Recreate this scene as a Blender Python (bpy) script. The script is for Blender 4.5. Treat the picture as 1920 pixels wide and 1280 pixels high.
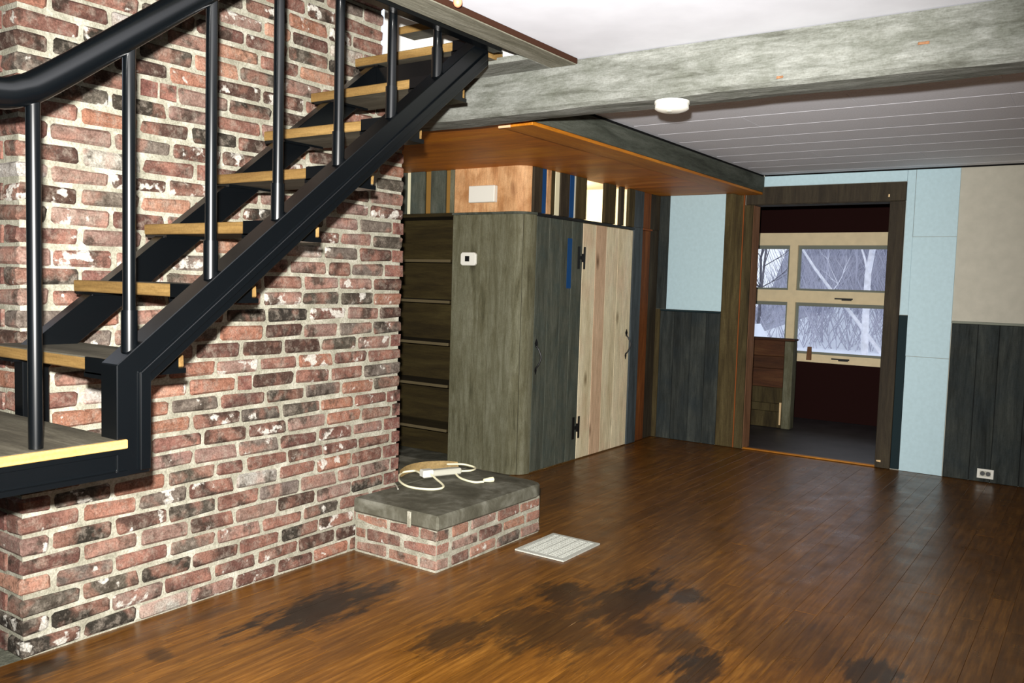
import bpy, bmesh, math, random
from mathutils import Vector, Matrix, noise as mnoise

random.seed(11)
for o in list(bpy.data.objects):
    bpy.data.objects.remove(o)
scene = bpy.context.scene
COL = scene.collection

# ---------------------------------------------------------------- camera
FPX, YAW, PITCH, ROLL = 1610.1, math.radians(34.678), math.radians(3.9419), math.radians(1.6986)
CAM = Vector((2.84, -1.3468, 1.2811))
fwd = Vector((-math.sin(YAW) * math.cos(PITCH), math.cos(YAW) * math.cos(PITCH), -math.sin(PITCH)))
rgt = Vector((math.cos(YAW), math.sin(YAW), 0))
up = rgt.cross(fwd)
R2 = rgt * math.cos(ROLL) + up * math.sin(ROLL)
U2 = R2.cross(fwd)
cd = bpy.data.cameras.new('camera')
cd.sensor_width = 36.0
cd.lens = FPX / 1920 * 36
cd.clip_start = 0.02
cd.clip_end = 300
cam = bpy.data.objects.new('camera', cd)
M = Matrix((R2, U2, -fwd)).transposed().to_4x4()
M.translation = CAM
cam.matrix_world = M
COL.objects.link(cam)
scene.camera = cam

# ---------------------------------------------------------------- sky, flash, exposure
world = bpy.data.worlds.new('overcast_sky')
scene.world = world
world.use_nodes = True
bg = world.node_tree.nodes['Background']
bg.inputs[0].default_value = (0.80, 0.87, 1.0, 1)
bg.inputs[1].default_value = 1.25

# the camera's own flash, just above the lens
fl = bpy.data.lights.new('camera_flash', 'SPOT')
fl.energy = 1780
fl.color = (1.0, 0.975, 0.93)
fl.spot_size = math.radians(90)
fl.spot_blend = 0.75
fl.shadow_soft_size = 0.02
flash = bpy.data.objects.new('camera_flash', fl)
FM = M @ Matrix.Rotation(math.radians(3.0), 4, 'Y')   # flash head points slightly left
FM.translation = CAM + U2 * 0.12 - R2 * 0.035 + fwd * 0.02
flash.matrix_world = FM
COL.objects.link(flash)

scene.view_settings.view_transform = 'Standard'
scene.view_settings.look = 'None'
scene.view_settings.exposure = 0.0
scene.view_settings.gamma = 1.0
scene.view_settings.use_curve_mapping = False


# ================================================================ helpers
def L(r, g, b):
    def f(c):
        c /= 255.0
        return c / 12.92 if c <= 0.04045 else ((c + 0.055) / 1.055) ** 2.4
    return (f(r), f(g), f(b), 1.0)


def tag(o, label=None, cat=None, group=None, kind=None):
    if label: o['label'] = label
    if cat: o['category'] = cat
    if group: o['group'] = group
    if kind: o['kind'] = kind
    return o


def thing(name, loc, label, cat, group=None):
    o = bpy.data.objects.new(name, None)
    o.empty_display_size = 0.05
    o.location = loc
    COL.objects.link(o)
    return tag(o, label, cat, group)


def link(name, me, mats, parent=None, loc=None):
    o = bpy.data.objects.new(name, me)
    if mats is not None and not me.materials:
        for m in (mats if isinstance(mats, (list, tuple)) else [mats]):
            me.materials.append(m)
    COL.objects.link(o)
    if parent is not None:
        o.parent = parent
        # parents never rotate or scale here, their chain only translates
        off = Vector((0, 0, 0))
        q = parent
        while q is not None:
            off += q.location
            q = q.parent
        o.location = (Vector(loc) if loc is not None else Vector((0, 0, 0))) - off
    elif loc is not None:
        o.location = loc
    return o


def bm_mesh(bm, name, smooth=False):
    me = bpy.data.meshes.new(name)
    bmesh.ops.recalc_face_normals(bm, faces=bm.faces)
    for e in bm.edges:
        if len(e.link_faces) != 2 or e.calc_face_angle(0.0) > 0.75:
            e.smooth = False
    bm.to_mesh(me)
    bm.free()
    if smooth:
        for p in me.polygons:
            p.use_smooth = True
    return me


def add_box(bm, x, y, z, jit=0.0, bev=0.0, mat=0):
    vs = []
    for X in x:
        for Y in y:
            for Z in z:
                vs.append(bm.verts.new((X + random.uniform(-jit, jit), Y + random.uniform(-jit, jit), Z + random.uniform(-jit, jit))))
    fs = [(0, 1, 3, 2), (4, 6, 7, 5), (0, 4, 5, 1), (2, 3, 7, 6), (0, 2, 6, 4), (1, 5, 7, 3)]
    F = [bm.faces.new([vs[i] for i in f]) for f in fs]
    for f in F: f.material_index = mat
    if bev > 0:
        es = set()
        for f in F: es.update(f.edges)
        bmesh.ops.bevel(bm, geom=list(es), offset=bev, segments=1, affect='EDGES', profile=0.7)
    return F


def box(name, x, y, z, mat, parent=None, bev=0.003, jit=0.0):
    c = Vector(((x[0] + x[1]) / 2, (y[0] + y[1]) / 2, (z[0] + z[1]) / 2))
    bm = bmesh.new()
    add_box(bm, (x[0] - c.x, x[1] - c.x), (y[0] - c.y, y[1] - c.y), (z[0] - c.z, z[1] - c.z), jit, bev)
    return link(name, bm_mesh(bm, name), mat, parent, c)


def boxes(name, lst, mat, parent=None, bev=0.0):
    bm = bmesh.new()
    for x, y, z in lst:
        add_box(bm, x, y, z, 0, bev)
    return link(name, bm_mesh(bm, name), mat, parent, (0, 0, 0))


def frame_basis(t):
    a = Vector((0, 0, 1)) if abs(t.z) < 0.9 else Vector((1, 0, 0))
    u = t.cross(a).normalized()
    return u, t.cross(u).normalized()


def add_tube(bm, pts, rad, seg=10, caps=True, mat=0, flat=None):
    pts = [Vector(p) for p in pts]
    n = len(pts)
    rings = []
    u = None
    for i, p in enumerate(pts):
        t = (pts[min(i + 1, n - 1)] - pts[max(i - 1, 0)])
        if t.length < 1e-9: t = Vector((0, 0, 1))
        t.normalize()
        if u is None:
            u, v = frame_basis(t)
        else:
            u = (u - t * u.dot(t)).normalized()
            v = t.cross(u).normalized()
        r = rad[i] if isinstance(rad, (list, tuple)) else rad
        ring = []
        for k in range(seg):
            a = 2 * math.pi * k / seg
            ring.append(bm.verts.new(p + u * (r * math.cos(a)) + v * (r * math.sin(a))))
        rings.append(ring)
    for a, b in zip(rings[:-1], rings[1:]):
        for k in range(seg):
            f = bm.faces.new((a[k], a[(k + 1) % seg], b[(k + 1) % seg], b[k]))
            f.smooth = True
            f.material_index = mat
    if caps:
        bm.faces.new(list(reversed(rings[0])))
        bm.faces.new(rings[-1])


def tube(name, pts, rad, mat, parent=None, seg=10, origin=None):
    o = Vector(origin) if origin is not None else Vector(pts[0])
    bm = bmesh.new()
    add_tube(bm, [Vector(p) - o for p in pts], rad, seg)
    return link(name, bm_mesh(bm, name), mat, parent, o)


def prism(name, poly, axis, a, b, mat, parent=None, bev=0.0, origin=None):
    """extrude a 2-D outline along axis from a to b; poly is in the two other axes (in x,y,z order)"""
    bm = bmesh.new()
    c = Vector(origin) if origin is not None else None
    def P(q, t):
        if axis == 'x': v = Vector((t, q[0], q[1]))
        elif axis == 'y': v = Vector((q[0], t, q[1]))
        else: v = Vector((q[0], q[1], t))
        return v
    if c is None:
        c = P((sum(q[0] for q in poly) / len(poly), sum(q[1] for q in poly) / len(poly)), (a + b) / 2)
    A = [bm.verts.new(P(q, a) - c) for q in poly]
    B = [bm.verts.new(P(q, b) - c) for q in poly]
    n = len(poly)
    bm.faces.new(A); bm.faces.new(list(reversed(B)))
    for i in range(n):
        bm.faces.new((A[i], B[i], B[(i + 1) % n], A[(i + 1) % n]))
    bmesh.ops.recalc_face_normals(bm, faces=bm.faces)
    if bev:
        bmesh.ops.bevel(bm, geom=list(bm.edges), offset=bev, segments=1, affect='EDGES')
    return link(name, bm_mesh(bm, name), mat, parent, c)


def smooth_path(pts, n=6):
    """Catmull-Rom through points"""
    P = [Vector(p) for p in pts]
    P = [P[0] * 2 - P[1]] + P + [P[-1] * 2 - P[-2]]
    out = []
    for i in range(1, len(P) - 2):
        for k in range(n):
            t = k / n
            a, b, c, d = P[i - 1], P[i], P[i + 1], P[i + 2]
            out.append(0.5 * ((2 * b) + (c - a) * t + (2 * a - 5 * b + 4 * c - d) * t * t + (3 * b - a - 3 * c + d) * t ** 3))
    out.append(P[-2])
    return out


# ================================================================ materials
class NT:
    def __init__(self, name):
        self.m = bpy.data.materials.new(name)
        self.m.use_nodes = True
        self.t = self.m.node_tree
        self.t.nodes.clear()
        self.out = self.n('ShaderNodeOutputMaterial')

    def n(self, typ, **kw):
        nd = self.t.nodes.new(typ)
        for k, v in kw.items():
            setattr(nd, k, v)
        return nd

    def l(self, a, b):
        self.t.links.new(a, b)

    def pos(self, scale=(1, 1, 1), rand=0.0):
        g = self.n('ShaderNodeNewGeometry')
        src = g.outputs['Position']
        if rand:
            oi = self.n('ShaderNodeObjectInfo')
            vm = self.n('ShaderNodeVectorMath', operation='SCALE')
            vm.inputs[0].default_value = (37 * rand, 23 * rand, 51 * rand)
            self.l(oi.outputs['Random'], vm.inputs['Scale'])
            ad = self.n('ShaderNodeVectorMath', operation='ADD')
            self.l(src, ad.inputs[0]); self.l(vm.outputs[0], ad.inputs[1])
            src = ad.outputs[0]
        mp = self.n('ShaderNodeMapping')
        mp.inputs['Scale'].default_value = scale
        self.l(src, mp.inputs['Vector'])
        return mp.outputs[0]

    def noise(self, vec, scale, detail=5, rough=0.55, dist=0.0):
        nz = self.n('ShaderNodeTexNoise')
        nz.inputs['Scale'].default_value = scale
        nz.inputs['Detail'].default_value = detail
        nz.inputs['Roughness'].default_value = rough
        nz.inputs['Distortion'].default_value = dist
        self.l(vec, nz.inputs['Vector'])
        return nz.outputs['Fac']

    def ramp(self, fac, stops, interp='LINEAR'):
        r = self.n('ShaderNodeValToRGB')
        r.color_ramp.interpolation = interp
        e = r.color_ramp.elements
        while len(e) > 1: e.remove(e[0])
        e[0].position = stops[0][0]; e[0].color = stops[0][1]
        for p, c in stops[1:]:
            k = e.new(p); k.color = c
        self.l(fac, r.inputs[0])
        return r.outputs[0]

    def math(self, op, a, b=None, clamp=False):
        m = self.n('ShaderNodeMath', operation=op, use_clamp=clamp)
        for i, v in enumerate((a, b)):
            if v is None: continue
            if isinstance(v, (int, float)): m.inputs[i].default_value = v
            else: self.l(v, m.inputs[i])
        return m.outputs[0]

    def mix(self, fac, a, b, blend='MIX'):
        m = self.n('ShaderNodeMix', data_type='RGBA', blend_type=blend)
        for i, v in ((0, fac), (6, a), (7, b)):
            if isinstance(v, (int, float)): m.inputs[i].default_value = v
            elif isinstance(v, tuple): m.inputs[i].default_value = v
            else: self.l(v, m.inputs[i])
        return m.outputs[2]

    def bsdf(self, col, rough=0.6, bump=None, strength=0.3, dist=0.01, spec=0.5, metal=0.0):
        b = self.n('ShaderNodeBsdfPrincipled')
        if isinstance(col, tuple): b.inputs['Base Color'].default_value = col
        else: self.l(col, b.inputs['Base Color'])
        if isinstance(rough, (int, float)): b.inputs['Roughness'].default_value = rough
        else: self.l(rough, b.inputs['Roughness'])
        b.inputs['Specular IOR Level'].default_value = spec
        b.inputs['Metallic'].default_value = metal
        if bump is not None:
            bn = self.n('ShaderNodeBump')
            bn.inputs['Strength'].default_value = strength
            bn.inputs['Distance'].default_value = dist
            self.l(bump, bn.inputs['Height'])
            self.l(bn.outputs[0], b.inputs['Normal'])
        self.l(b.outputs[0], self.out.inputs[0])
        return b


def varied(nt, col, amt):
    """per-object value shift"""
    if not amt: return col
    oi = nt.n('ShaderNodeObjectInfo')
    mr = nt.n('ShaderNodeMapRange')
    mr.inputs['To Min'].default_value = 1 - amt
    mr.inputs['To Max'].default_value = 1 + amt
    nt.l(oi.outputs['Random'], mr.inputs['Value'])
    hs = nt.n('ShaderNodeHueSaturation')
    nt.l(mr.outputs[0], hs.inputs['Value'])
    nt.l(col, hs.inputs['Color'])
    return hs.outputs[0]


def wood(name, cols, axis='z', scale=6.0, stretch=14.0, rough=0.65, bump=0.35, vary=0.15, knots=None, patch=None, spec=0.35, patch_scale=2.0, patch_amt=0.5):
    nt = NT(name)
    sc = {'x': (1, stretch, stretch), 'y': (stretch, 1, stretch), 'z': (stretch, stretch, 1)}[axis]
    v = nt.pos(sc, 1.0)
    f = nt.noise(v, scale / stretch * 3, 9, 0.62, 0.6)
    n = len(cols)
    col = nt.ramp(f, [(0.28 + 0.44 * i / (n - 1), c) for i, c in enumerate(cols)])
    v2 = nt.pos((1, 1, 1), 1.0)
    if patch is not None:
        pf = nt.noise(v2, patch_scale, 4, 0.6, 0.4)
        k = nt.ramp(pf, [(0.45, (0, 0, 0, 1)), (0.68, (1, 1, 1, 1))])
        k2 = nt.math('MULTIPLY', k, patch_amt)
        col = nt.mix(k2, col, patch)
    if knots is not None:
        ks = {'x': (0.45, 1, 1), 'y': (1, 0.45, 1), 'z': (1, 1, 0.45)}[axis]
        vk = nt.pos(ks, 1.0)
        vo = nt.n('ShaderNodeTexVoronoi')
        vo.inputs['Scale'].default_value = knots[1]
        nt.l(vk, vo.inputs['Vector'])
        k = nt.ramp(vo.outputs['Distance'], [(0.0, (1, 1, 1, 1)), (knots[2], (0, 0, 0, 1))])
        gate = nt.ramp(vo.outputs['Color'], [(0.5, (0, 0, 0, 1)), (0.52, (1, 1, 1, 1))])
        col = nt.mix(nt.math('MULTIPLY', k, gate), col, knots[0])
    fh = nt.noise(v, scale / stretch * 22, 4, 0.7)
    fs = nt.noise(v2, 160, 2, 0.6)
    g = nt.ramp(nt.math('ADD', nt.math('MULTIPLY', fh, 0.65), nt.math('MULTIPLY', fs, 0.35)), [(0.33, (0.62, 0.61, 0.58, 1)), (0.62, (1.0, 1.0, 1.0, 1))])
    col = nt.mix(1.0, col, g, 'MULTIPLY')
    col = varied(nt, col, vary)
    nt.bsdf(col, rough, nt.math('ADD', f, nt.math('MULTIPLY', fh, 0.4)), bump, 0.008, spec)
    return nt.m


def paint(name, col, rough=0.7, mott=0.06, scale=30, spec=0.3, bump=0.08, vary=0.0):
    nt = NT(name)
    v = nt.pos()
    f = nt.noise(v, scale, 5)
    d = tuple(c * (1 - mott * 2) for c in col[:3]) + (1,)
    h = tuple(min(1, c * (1 + mott)) for c in col[:3]) + (1,)
    c = nt.ramp(f, [(0.3, d), (0.7, h)])
    c = varied(nt, c, vary)
    nt.bsdf(c, rough, f, bump, 0.004, spec)
    return nt.m


def plain(name, col, rough=0.5, spec=0.5, metal=0.0):
    nt = NT(name)
    nt.bsdf(col, rough, None, spec=spec, metal=metal)
    return nt.m


MAT = {}

# bricks: colour of each brick comes from the object, fired patches and lime smears from noise
nt = NT('old_brick')
oi = nt.n('ShaderNodeObjectInfo')
v = nt.pos((1, 1, 1), 1.0)
f1 = nt.noise(v, 24, 7, 0.7)
f2 = nt.noise(v, 150, 4, 0.7)
f3 = nt.noise(v, 17, 4, 0.55)
f4 = nt.noise(v, 8, 3, 0.5)
va = nt.pos((1, 1, 1), 2.3)
f5 = nt.noise(va, 9, 4, 0.6)
base = oi.outputs['Color']
c = nt.mix(nt.ramp(f4, [(0.50, (0, 0, 0, 1)), (0.60, (0.55, 0.55, 0.55, 1))]), base, L(150, 100, 80))
c = nt.mix(nt.ramp(f5, [(0.36, (0.8, 0.8, 0.8, 1)), (0.44, (0, 0, 0, 1))]), c, L(54, 45, 37))
dark = nt.mix(1.0, c, (0.42, 0.38, 0.34, 1), 'MULTIPLY')
k = nt.ramp(f1, [(0.47, (0, 0, 0, 1)), (0.66, (1, 1, 1, 1))])
c = nt.mix(nt.math('MULTIPLY', k, 0.75), c, dark)
dust = nt.ramp(nt.noise(va, 30, 6, 0.7), [(0.36, (1, 1, 1, 1)), (0.52, (0, 0, 0, 1))])
c = nt.mix(nt.math('MULTIPLY', dust, 0.45), c, L(146, 134, 120))
lime = nt.ramp(nt.math('ADD', f3, nt.math('MULTIPLY', nt.math('SUBTRACT', oi.outputs['Alpha'], 0.5), 0.40)), [(0.60, (0, 0, 0, 1)), (0.65, (1, 1, 1, 1))])
c = nt.mix(nt.math('MULTIPLY', lime, 0.85), c, L(196, 192, 182))
hsb = nt.n('ShaderNodeHueSaturation'); hsb.inputs['Saturation'].default_value = 0.86
nt.l(c, hsb.inputs['Color']); c = hsb.outputs[0]
sp = nt.ramp(f2, [(0.36, (0.6, 0.58, 0.56, 1)), (0.64, (1.12, 1.12, 1.12, 1))])
c = nt.mix(1.0, c, sp, 'MULTIPLY')
nt.bsdf(c, 0.92, nt.math('ADD', nt.math('MULTIPLY', f1, 0.6), nt.math('MULTIPLY', f2, 0.7)), 0.7, 0.006, 0.15)
MAT['brick'] = nt.m

nt = NT('lime_mortar')
v = nt.pos()
f1 = nt.noise(v, 12, 6, 0.65)
f2 = nt.noise(v, 120, 4, 0.7)
c = nt.ramp(f1, [(0.3, L(128, 125, 110)), (0.5, L(152, 149, 134)), (0.72, L(184, 181, 168))])
c = nt.mix(1.0, c, nt.ramp(f2, [(0.35, (0.68, 0.68, 0.66, 1)), (0.6, (1.05, 1.05, 1.05, 1))]), 'MULTIPLY')
nt.bsdf(c, 0.95, nt.math('ADD', f1, f2), 0.6, 0.006, 0.1)
MAT['mortar'] = nt.m

# wooden floor with burnt / worn stains
nt = NT('stained_oak_floor')
v = nt.pos((14, 1, 14), 1.0)
f = nt.noise(v, 3.5, 9, 0.66, 0.1)
col = nt.ramp(f, [(0.27, L(72, 42, 8)), (0.5, L(100, 62, 15)), (0.73, L(132, 88, 31))])
fg = nt.noise(nt.pos((40, 2.5, 40), 1.0), 4, 5, 0.7)
col = nt.mix(1.0, col, nt.ramp(fg, [(0.34, (0.7, 0.68, 0.66, 1)), (0.6, (1.05, 1.05, 1.05, 1))]), 'MULTIPLY')
col = varied(nt, col, 0.14)
geo = nt.n('ShaderNodeNewGeometry')
wob = nt.n('ShaderNodeTexNoise')
wob.inputs['Scale'].default_value = 8.0
wob.inputs['Detail'].default_value = 6
wob.inputs['Roughness'].default_value = 0.7
mpw = nt.n('ShaderNodeMapping'); mpw.inputs['Scale'].default_value = (2.6, 0.55, 1)
nt.l(geo.outputs['Position'], mpw.inputs['Vector'])
nt.l(mpw.outputs[0], wob.inputs['Vector'])
wfac = nt.math('MULTIPLY', nt.math('SUBTRACT', wob.outputs['Fac'], 0.5), 3.0)
stain = None
for sx, sy, rx, ry, s in ((0.40, 0.93, 0.17, 0.42, 1.0), (1.07, 1.66, 0.15, 0.16, 0.85), (1.30, 1.76, 0.15, 0.42, 0.9),
                          (1.47, 1.97, 0.09, 0.12, 0.8), (1.20, 1.33, 0.30, 0.30, 0.7), (0.98, 1.06, 0.14, 0.22, 0.75),
                          (1.45, 1.52, 0.10, 0.14, 0.8), (1.78, 1.34, 0.10, 0.22, 0.85), (2.25, 1.68, 0.12, 0.16, 0.8), (1.62, 1.52, 0.12, 0.16, 0.6),
                          (0.10, 0.02, 0.07, 0.12, 0.8), (0.12, 0.62, 0.05, 0.16, 0.5), (0.30, 0.30, 0.10, 0.05, 0.6), (1.95, 1.75, 0.3, 0.3, 0.4)):
    sb = nt.n('ShaderNodeVectorMath', operation='SUBTRACT')
    nt.l(geo.outputs['Position'], sb.inputs[0]); sb.inputs[1].default_value = (sx, sy, 0)
    ml = nt.n('ShaderNodeVectorMath', operation='MULTIPLY')
    nt.l(sb.outputs[0], ml.inputs[0]); ml.inputs[1].default_value = (1 / rx, 1 / ry, 0)
    ln = nt.n('ShaderNodeVectorMath', operation='LENGTH')
    nt.l(ml.outputs[0], ln.inputs[0])
    e = nt.math('ADD', nt.math('SUBTRACT', 1.0, ln.outputs['Value']), wfac)
    e = nt.math('MULTIPLY', nt.math('MULTIPLY', e, 2.2, True), s)
    stain = e if stain is None else nt.math('MAXIMUM', stain, e)
col = nt.mix(stain, col, L(17, 12, 8))
big = nt.noise(nt.pos((1, 0.6, 1)), 1.6, 5, 0.6)
col = nt.mix(nt.ramp(big, [(0.42, (0, 0, 0, 1)), (0.7, (0.45, 0.45, 0.45, 1))]), col, L(62, 35, 13))
# pale scratches along the boards
scr = nt.noise(nt.pos((60, 1.5, 1)), 3.0, 3, 0.5)
sk = nt.ramp(scr, [(0.70, (0, 0, 0, 1)), (0.76, (0.5, 0.5, 0.5, 1))])
col = nt.mix(sk, col, L(150, 118, 78))
rg = nt.ramp(nt.noise(nt.pos(), 7, 5), [(0.3, (0.25, 0.25, 0.25, 1)), (0.7, (0.40, 0.40, 0.40, 1))])
nt.bsdf(col, rg, f, 0.12, 0.004, 0.4)
MAT['floor'] = nt.m

MAT['steel'] = plain('black_painted_steel', L(3, 5, 7), 0.27, 0.45)
MAT['iron'] = plain('black_wrought_iron', L(12, 12, 12), 0.5, 0.4)
MAT['beam'] = wood('weathered_grey_beam', [L(80, 81, 74), L(106, 108, 102), L(124, 126, 121), L(138, 140, 135)], 'x', 9, 5, 0.9, 0.8, 0.03, patch=L(80, 83, 72), patch_scale=7, patch_amt=0.45, spec=0.15)
MAT['frame_wood'] = wood('weathered_grey_board', [L(92, 90, 76), L(120, 118, 105), L(138, 136, 124)], 'y', 5, 8, 0.85, 0.5, 0.05, spec=0.15)
MAT['brown_edge'] = plain('raw_brown_edge', L(48, 24, 10), 0.8, 0.2)
MAT['fascia'] = wood('grey_green_fascia', [L(50, 53, 46), L(74, 78, 70), L(92, 95, 87)], 'y', 5, 8, 0.85, 0.5, 0.05, spec=0.15)
MAT['soffit'] = wood('amber_plywood', [L(164, 90, 3), L(200, 116, 6), L(218, 142, 18)], 'x', 3, 9, 0.55, 0.1, 0.0, patch=L(140, 72, 3), patch_scale=1.5, patch_amt=0.6, spec=0.35)
MAT['soffit_strip'] = wood('amber_strip', [L(160, 92, 10), L(184, 112, 18), L(196, 128, 34)], 'y', 4, 12, 0.55, 0.15, 0.0, spec=0.35)
MAT['cut_end'] = plain('bare_cut_pine', L(214, 170, 130), 0.7, 0.3)
MAT['ceiling'] = paint('white_ceiling_paint', L(214, 216, 224), 0.8, 0.03, 6, 0.2, 0.1)
MAT['ceiling_tile'] = paint('grey_white_ceiling_tile', L(222, 223, 230), 0.85, 0.06, 120, 0.15, 0.25, vary=0.01)
MAT['plaster'] = paint('white_plaster', L(222, 222, 218), 0.8, 0.03, 8, 0.2, 0.1)
MAT['blue'] = paint('pale_blue_sheet', L(174, 200, 208), 0.55, 0.03, 40, 0.4, 0.1)
MAT['cream'] = paint('cream_drywall', L(184, 180, 166), 0.8, 0.04, 14, 0.2, 0.12)
MAT['gap'] = plain('dark_gap', L(14, 14, 14), 0.9, 0.1)
MAT['wains'] = wood('blue_black_weathered_plank', [L(26, 29, 27), L(43, 47, 45), L(57, 61, 58), L(72, 75, 70)], 'z', 6, 10, 0.85, 0.6, 0.12, patch=L(34, 44, 49), patch_scale=4, patch_amt=0.5, knots=(L(18, 18, 16), 5.0, 0.2), spec=0.2)
MAT['rail'] = plain('grey_chair_rail', L(120, 124, 112), 0.7, 0.3)
MAT['olive'] = wood('olive_brown_plank', [L(38, 30, 16), L(68, 58, 34), L(88, 78, 50)], 'z', 5, 10, 0.8, 0.5, 0.12, knots=(L(22, 16, 8), 3.0, 0.18), spec=0.2)
MAT['orange_edge'] = plain('orange_stained_edge', L(122, 62, 16), 0.7, 0.3)
MAT['casing'] = wood('dark_brown_casing', [L(34, 28, 20), L(54, 46, 34), L(70, 62, 46)], 'z', 5, 10, 0.75, 0.4, 0.08, spec=0.25)
MAT['jamb'] = wood('brown_jamb', [L(104, 72, 48), L(136, 96, 66), L(150, 112, 84)], 'z', 5, 10, 0.75, 0.3, 0.05, spec=0.25)
MAT['darkgreen'] = plain('dark_teal_backing', L(20, 36, 40), 0.8, 0.2)
MAT['cab'] = wood('grey_green_old_board', [L(70, 68, 50), L(95, 93, 73), L(108, 107, 88), L(122, 120, 102)], 'z', 8, 9, 0.85, 0.4, 0.06, patch=L(84, 80, 58), patch_scale=9, patch_amt=0.4, knots=(L(44, 38, 25), 4.5, 0.20), spec=0.2)
MAT['dkdoor'] = wood('dark_grey_door_board', [L(58, 60, 52), L(78, 82, 72), L(96, 98, 88)], 'z', 8, 9, 0.85, 0.4, 0.08, patch=L(58, 72, 70), patch_scale=7, patch_amt=0.45, spec=0.2)
MAT['ltdoor'] = wood('pale_pine_door_board', [L(196, 180, 142), L(226, 214, 180), L(238, 228, 198)], 'z', 3, 9, 0.65, 0.2, 0.06, patch=L(222, 186, 156), patch_scale=3, patch_amt=0.5, knots=(L(96, 72, 36), 6.5, 0.21), spec=0.3)
MAT['ltdoor_pink'] = wood('pinkish_pine_door_board', [L(186, 154, 122), L(212, 180, 148), L(222, 192, 160)], 'z', 3, 9, 0.65, 0.2, 0.03, knots=(L(96, 66, 36), 6.5, 0.21), spec=0.3)
MAT['tan'] = wood('tan_pine_board', [L(176, 126, 84), L(204, 158, 112), L(216, 174, 130)], 'z', 4, 6, 0.7, 0.25, 0.08, patch=L(146, 92, 42), patch_scale=7, patch_amt=0.6, knots=(L(110, 62, 26), 8.0, 0.27), spec=0.3)
MAT['shelf'] = wood('dark_olive_shelf', [L(32, 25, 9), L(48, 39, 16), L(62, 53, 26)], 'x', 4, 9, 0.8, 0.35, 0.1, spec=0.2)
MAT['shelf_edge'] = plain('worn_shelf_edge', L(84, 74, 52), 0.8, 0.2)
MAT['gap_glow'] = plain('painted_gap_glow', L(134, 100, 46), 0.7, 0.3)  # warm light in the bookcase gaps, put into the colour
MAT['rust'] = wood('rust_brown_board', [L(70, 36, 12), L(112, 62, 24), L(140, 84, 38)], 'z', 5, 10, 0.75, 0.3, 0.1, spec=0.25)
MAT['bluegrey'] = wood('blue_grey_painted_post', [L(46, 50, 50), L(68, 76, 80), L(84, 94, 100)], 'z', 5, 10, 0.75, 0.3, 0.05, spec=0.25)
MAT['tape'] = plain('blue_tape', L(10, 62, 112), 0.6, 0.3)
MAT['white'] = plain('white_plastic', L(216, 214, 204), 0.4, 0.5)
MAT['black'] = plain('black_plastic', L(14, 14, 14), 0.4, 0.5)
MAT['cordcream'] = plain('cream_cord', L(226, 220, 186), 0.5, 0.4)
MAT['stripgrey'] = plain('grey_plug_block', L(176, 174, 160), 0.5, 0.4)
MAT['tanstrip'] = wood('tan_flat_strip', [L(176, 146, 92), L(206, 178, 124)], 'y', 5, 6, 0.7, 0.1, 0, spec=0.3)
MAT['tread'] = wood('worn_grey_tread', [L(52, 48, 38), L(80, 75, 63), L(100, 95, 82)], 'x', 5, 8, 0.8, 0.4, 0.08, spec=0.2)
MAT['tread_edge'] = wood('golden_tread_edge', [L(92, 66, 32), L(124, 97, 54), L(150, 122, 76)], 'x', 5, 12, 0.7, 0.3, 0.08, spec=0.25)
MAT['land_edge'] = wood('bright_landing_edge', [L(150, 110, 52), L(174, 136, 76), L(184, 150, 94)], 'y', 4, 10, 0.7, 0.2, 0.0, spec=0.25)
MAT['metalvent'] = paint('white_worn_metal', L(176, 178, 170), 0.5, 0.14, 160, 0.5, 0.2)
MAT['winframe'] = paint('cream_window_frame', L(232, 212, 172), 0.6, 0.04, 12, 0.3, 0.05)
MAT['darkwall'] = plain('dark_maroon_wall', L(34, 14, 12), 0.9, 0.1)
MAT['halfplank'] = wood('rusty_half_wall_plank', [L(44, 24, 12), L(70, 40, 20), L(88, 58, 32)], 'x', 4, 10, 0.75, 0.4, 0.25, spec=0.25)
MAT['floor2'] = paint('dark_slate_floor', L(62, 58, 60), 0.5, 0.25, 5, 0.4, 0.2)
MAT['threshold'] = wood('golden_threshold', [L(140, 84, 14), L(176, 112, 24), L(196, 136, 44)], 'x', 4, 10, 0.5, 0.1, 0, spec=0.4)
MAT['wallpaint'] = paint('off_white_wall', L(200, 196, 184), 0.85, 0.03, 10, 0.2, 0.08)
MAT['snow'] = paint('snow', L(232, 236, 244), 0.9, 0.04, 2, 0.2, 0.2)
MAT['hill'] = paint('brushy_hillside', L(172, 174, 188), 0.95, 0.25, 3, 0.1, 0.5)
MAT['bark'] = paint('grey_bark', L(104, 102, 110), 0.9, 0.2, 20, 0.1, 0.2)
MAT['birch'] = paint('pale_birch_bark', L(226, 226, 232), 0.8, 0.1, 9, 0.1, 0.1)
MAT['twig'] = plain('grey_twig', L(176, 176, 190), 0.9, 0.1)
MAT['pink'] = plain('pinkish_knob', L(214, 130, 96), 0.45, 0.5)
MAT['chip'] = plain('pale_wood_chip', L(214, 184, 140), 0.8, 0.2)

nt = NT('hearth_slate')
v = nt.pos()
f1 = nt.noise(v, 6, 7, 0.65, 0.4)
f2 = nt.noise(v, 45, 4, 0.6)
c = nt.ramp(f1, [(0.28, L(50, 48, 37)), (0.5, L(80, 78, 66)), (0.72, L(122, 121, 110))])
nt.bsdf(c, 0.75, nt.math('ADD', f1, nt.math('MULTIPLY', f2, 0.3)), 0.5, 0.008, 0.3)
MAT['slab'] = nt.m

nt = NT('rough_concrete')
f1 = nt.noise(nt.pos(), 25, 6, 0.7)
nt.bsdf(nt.ramp(f1, [(0.3, L(66, 68, 58)), (0.7, L(118, 118, 104))]), 0.95, f1, 0.8, 0.01, 0.1)
MAT['concrete'] = nt.m

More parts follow.
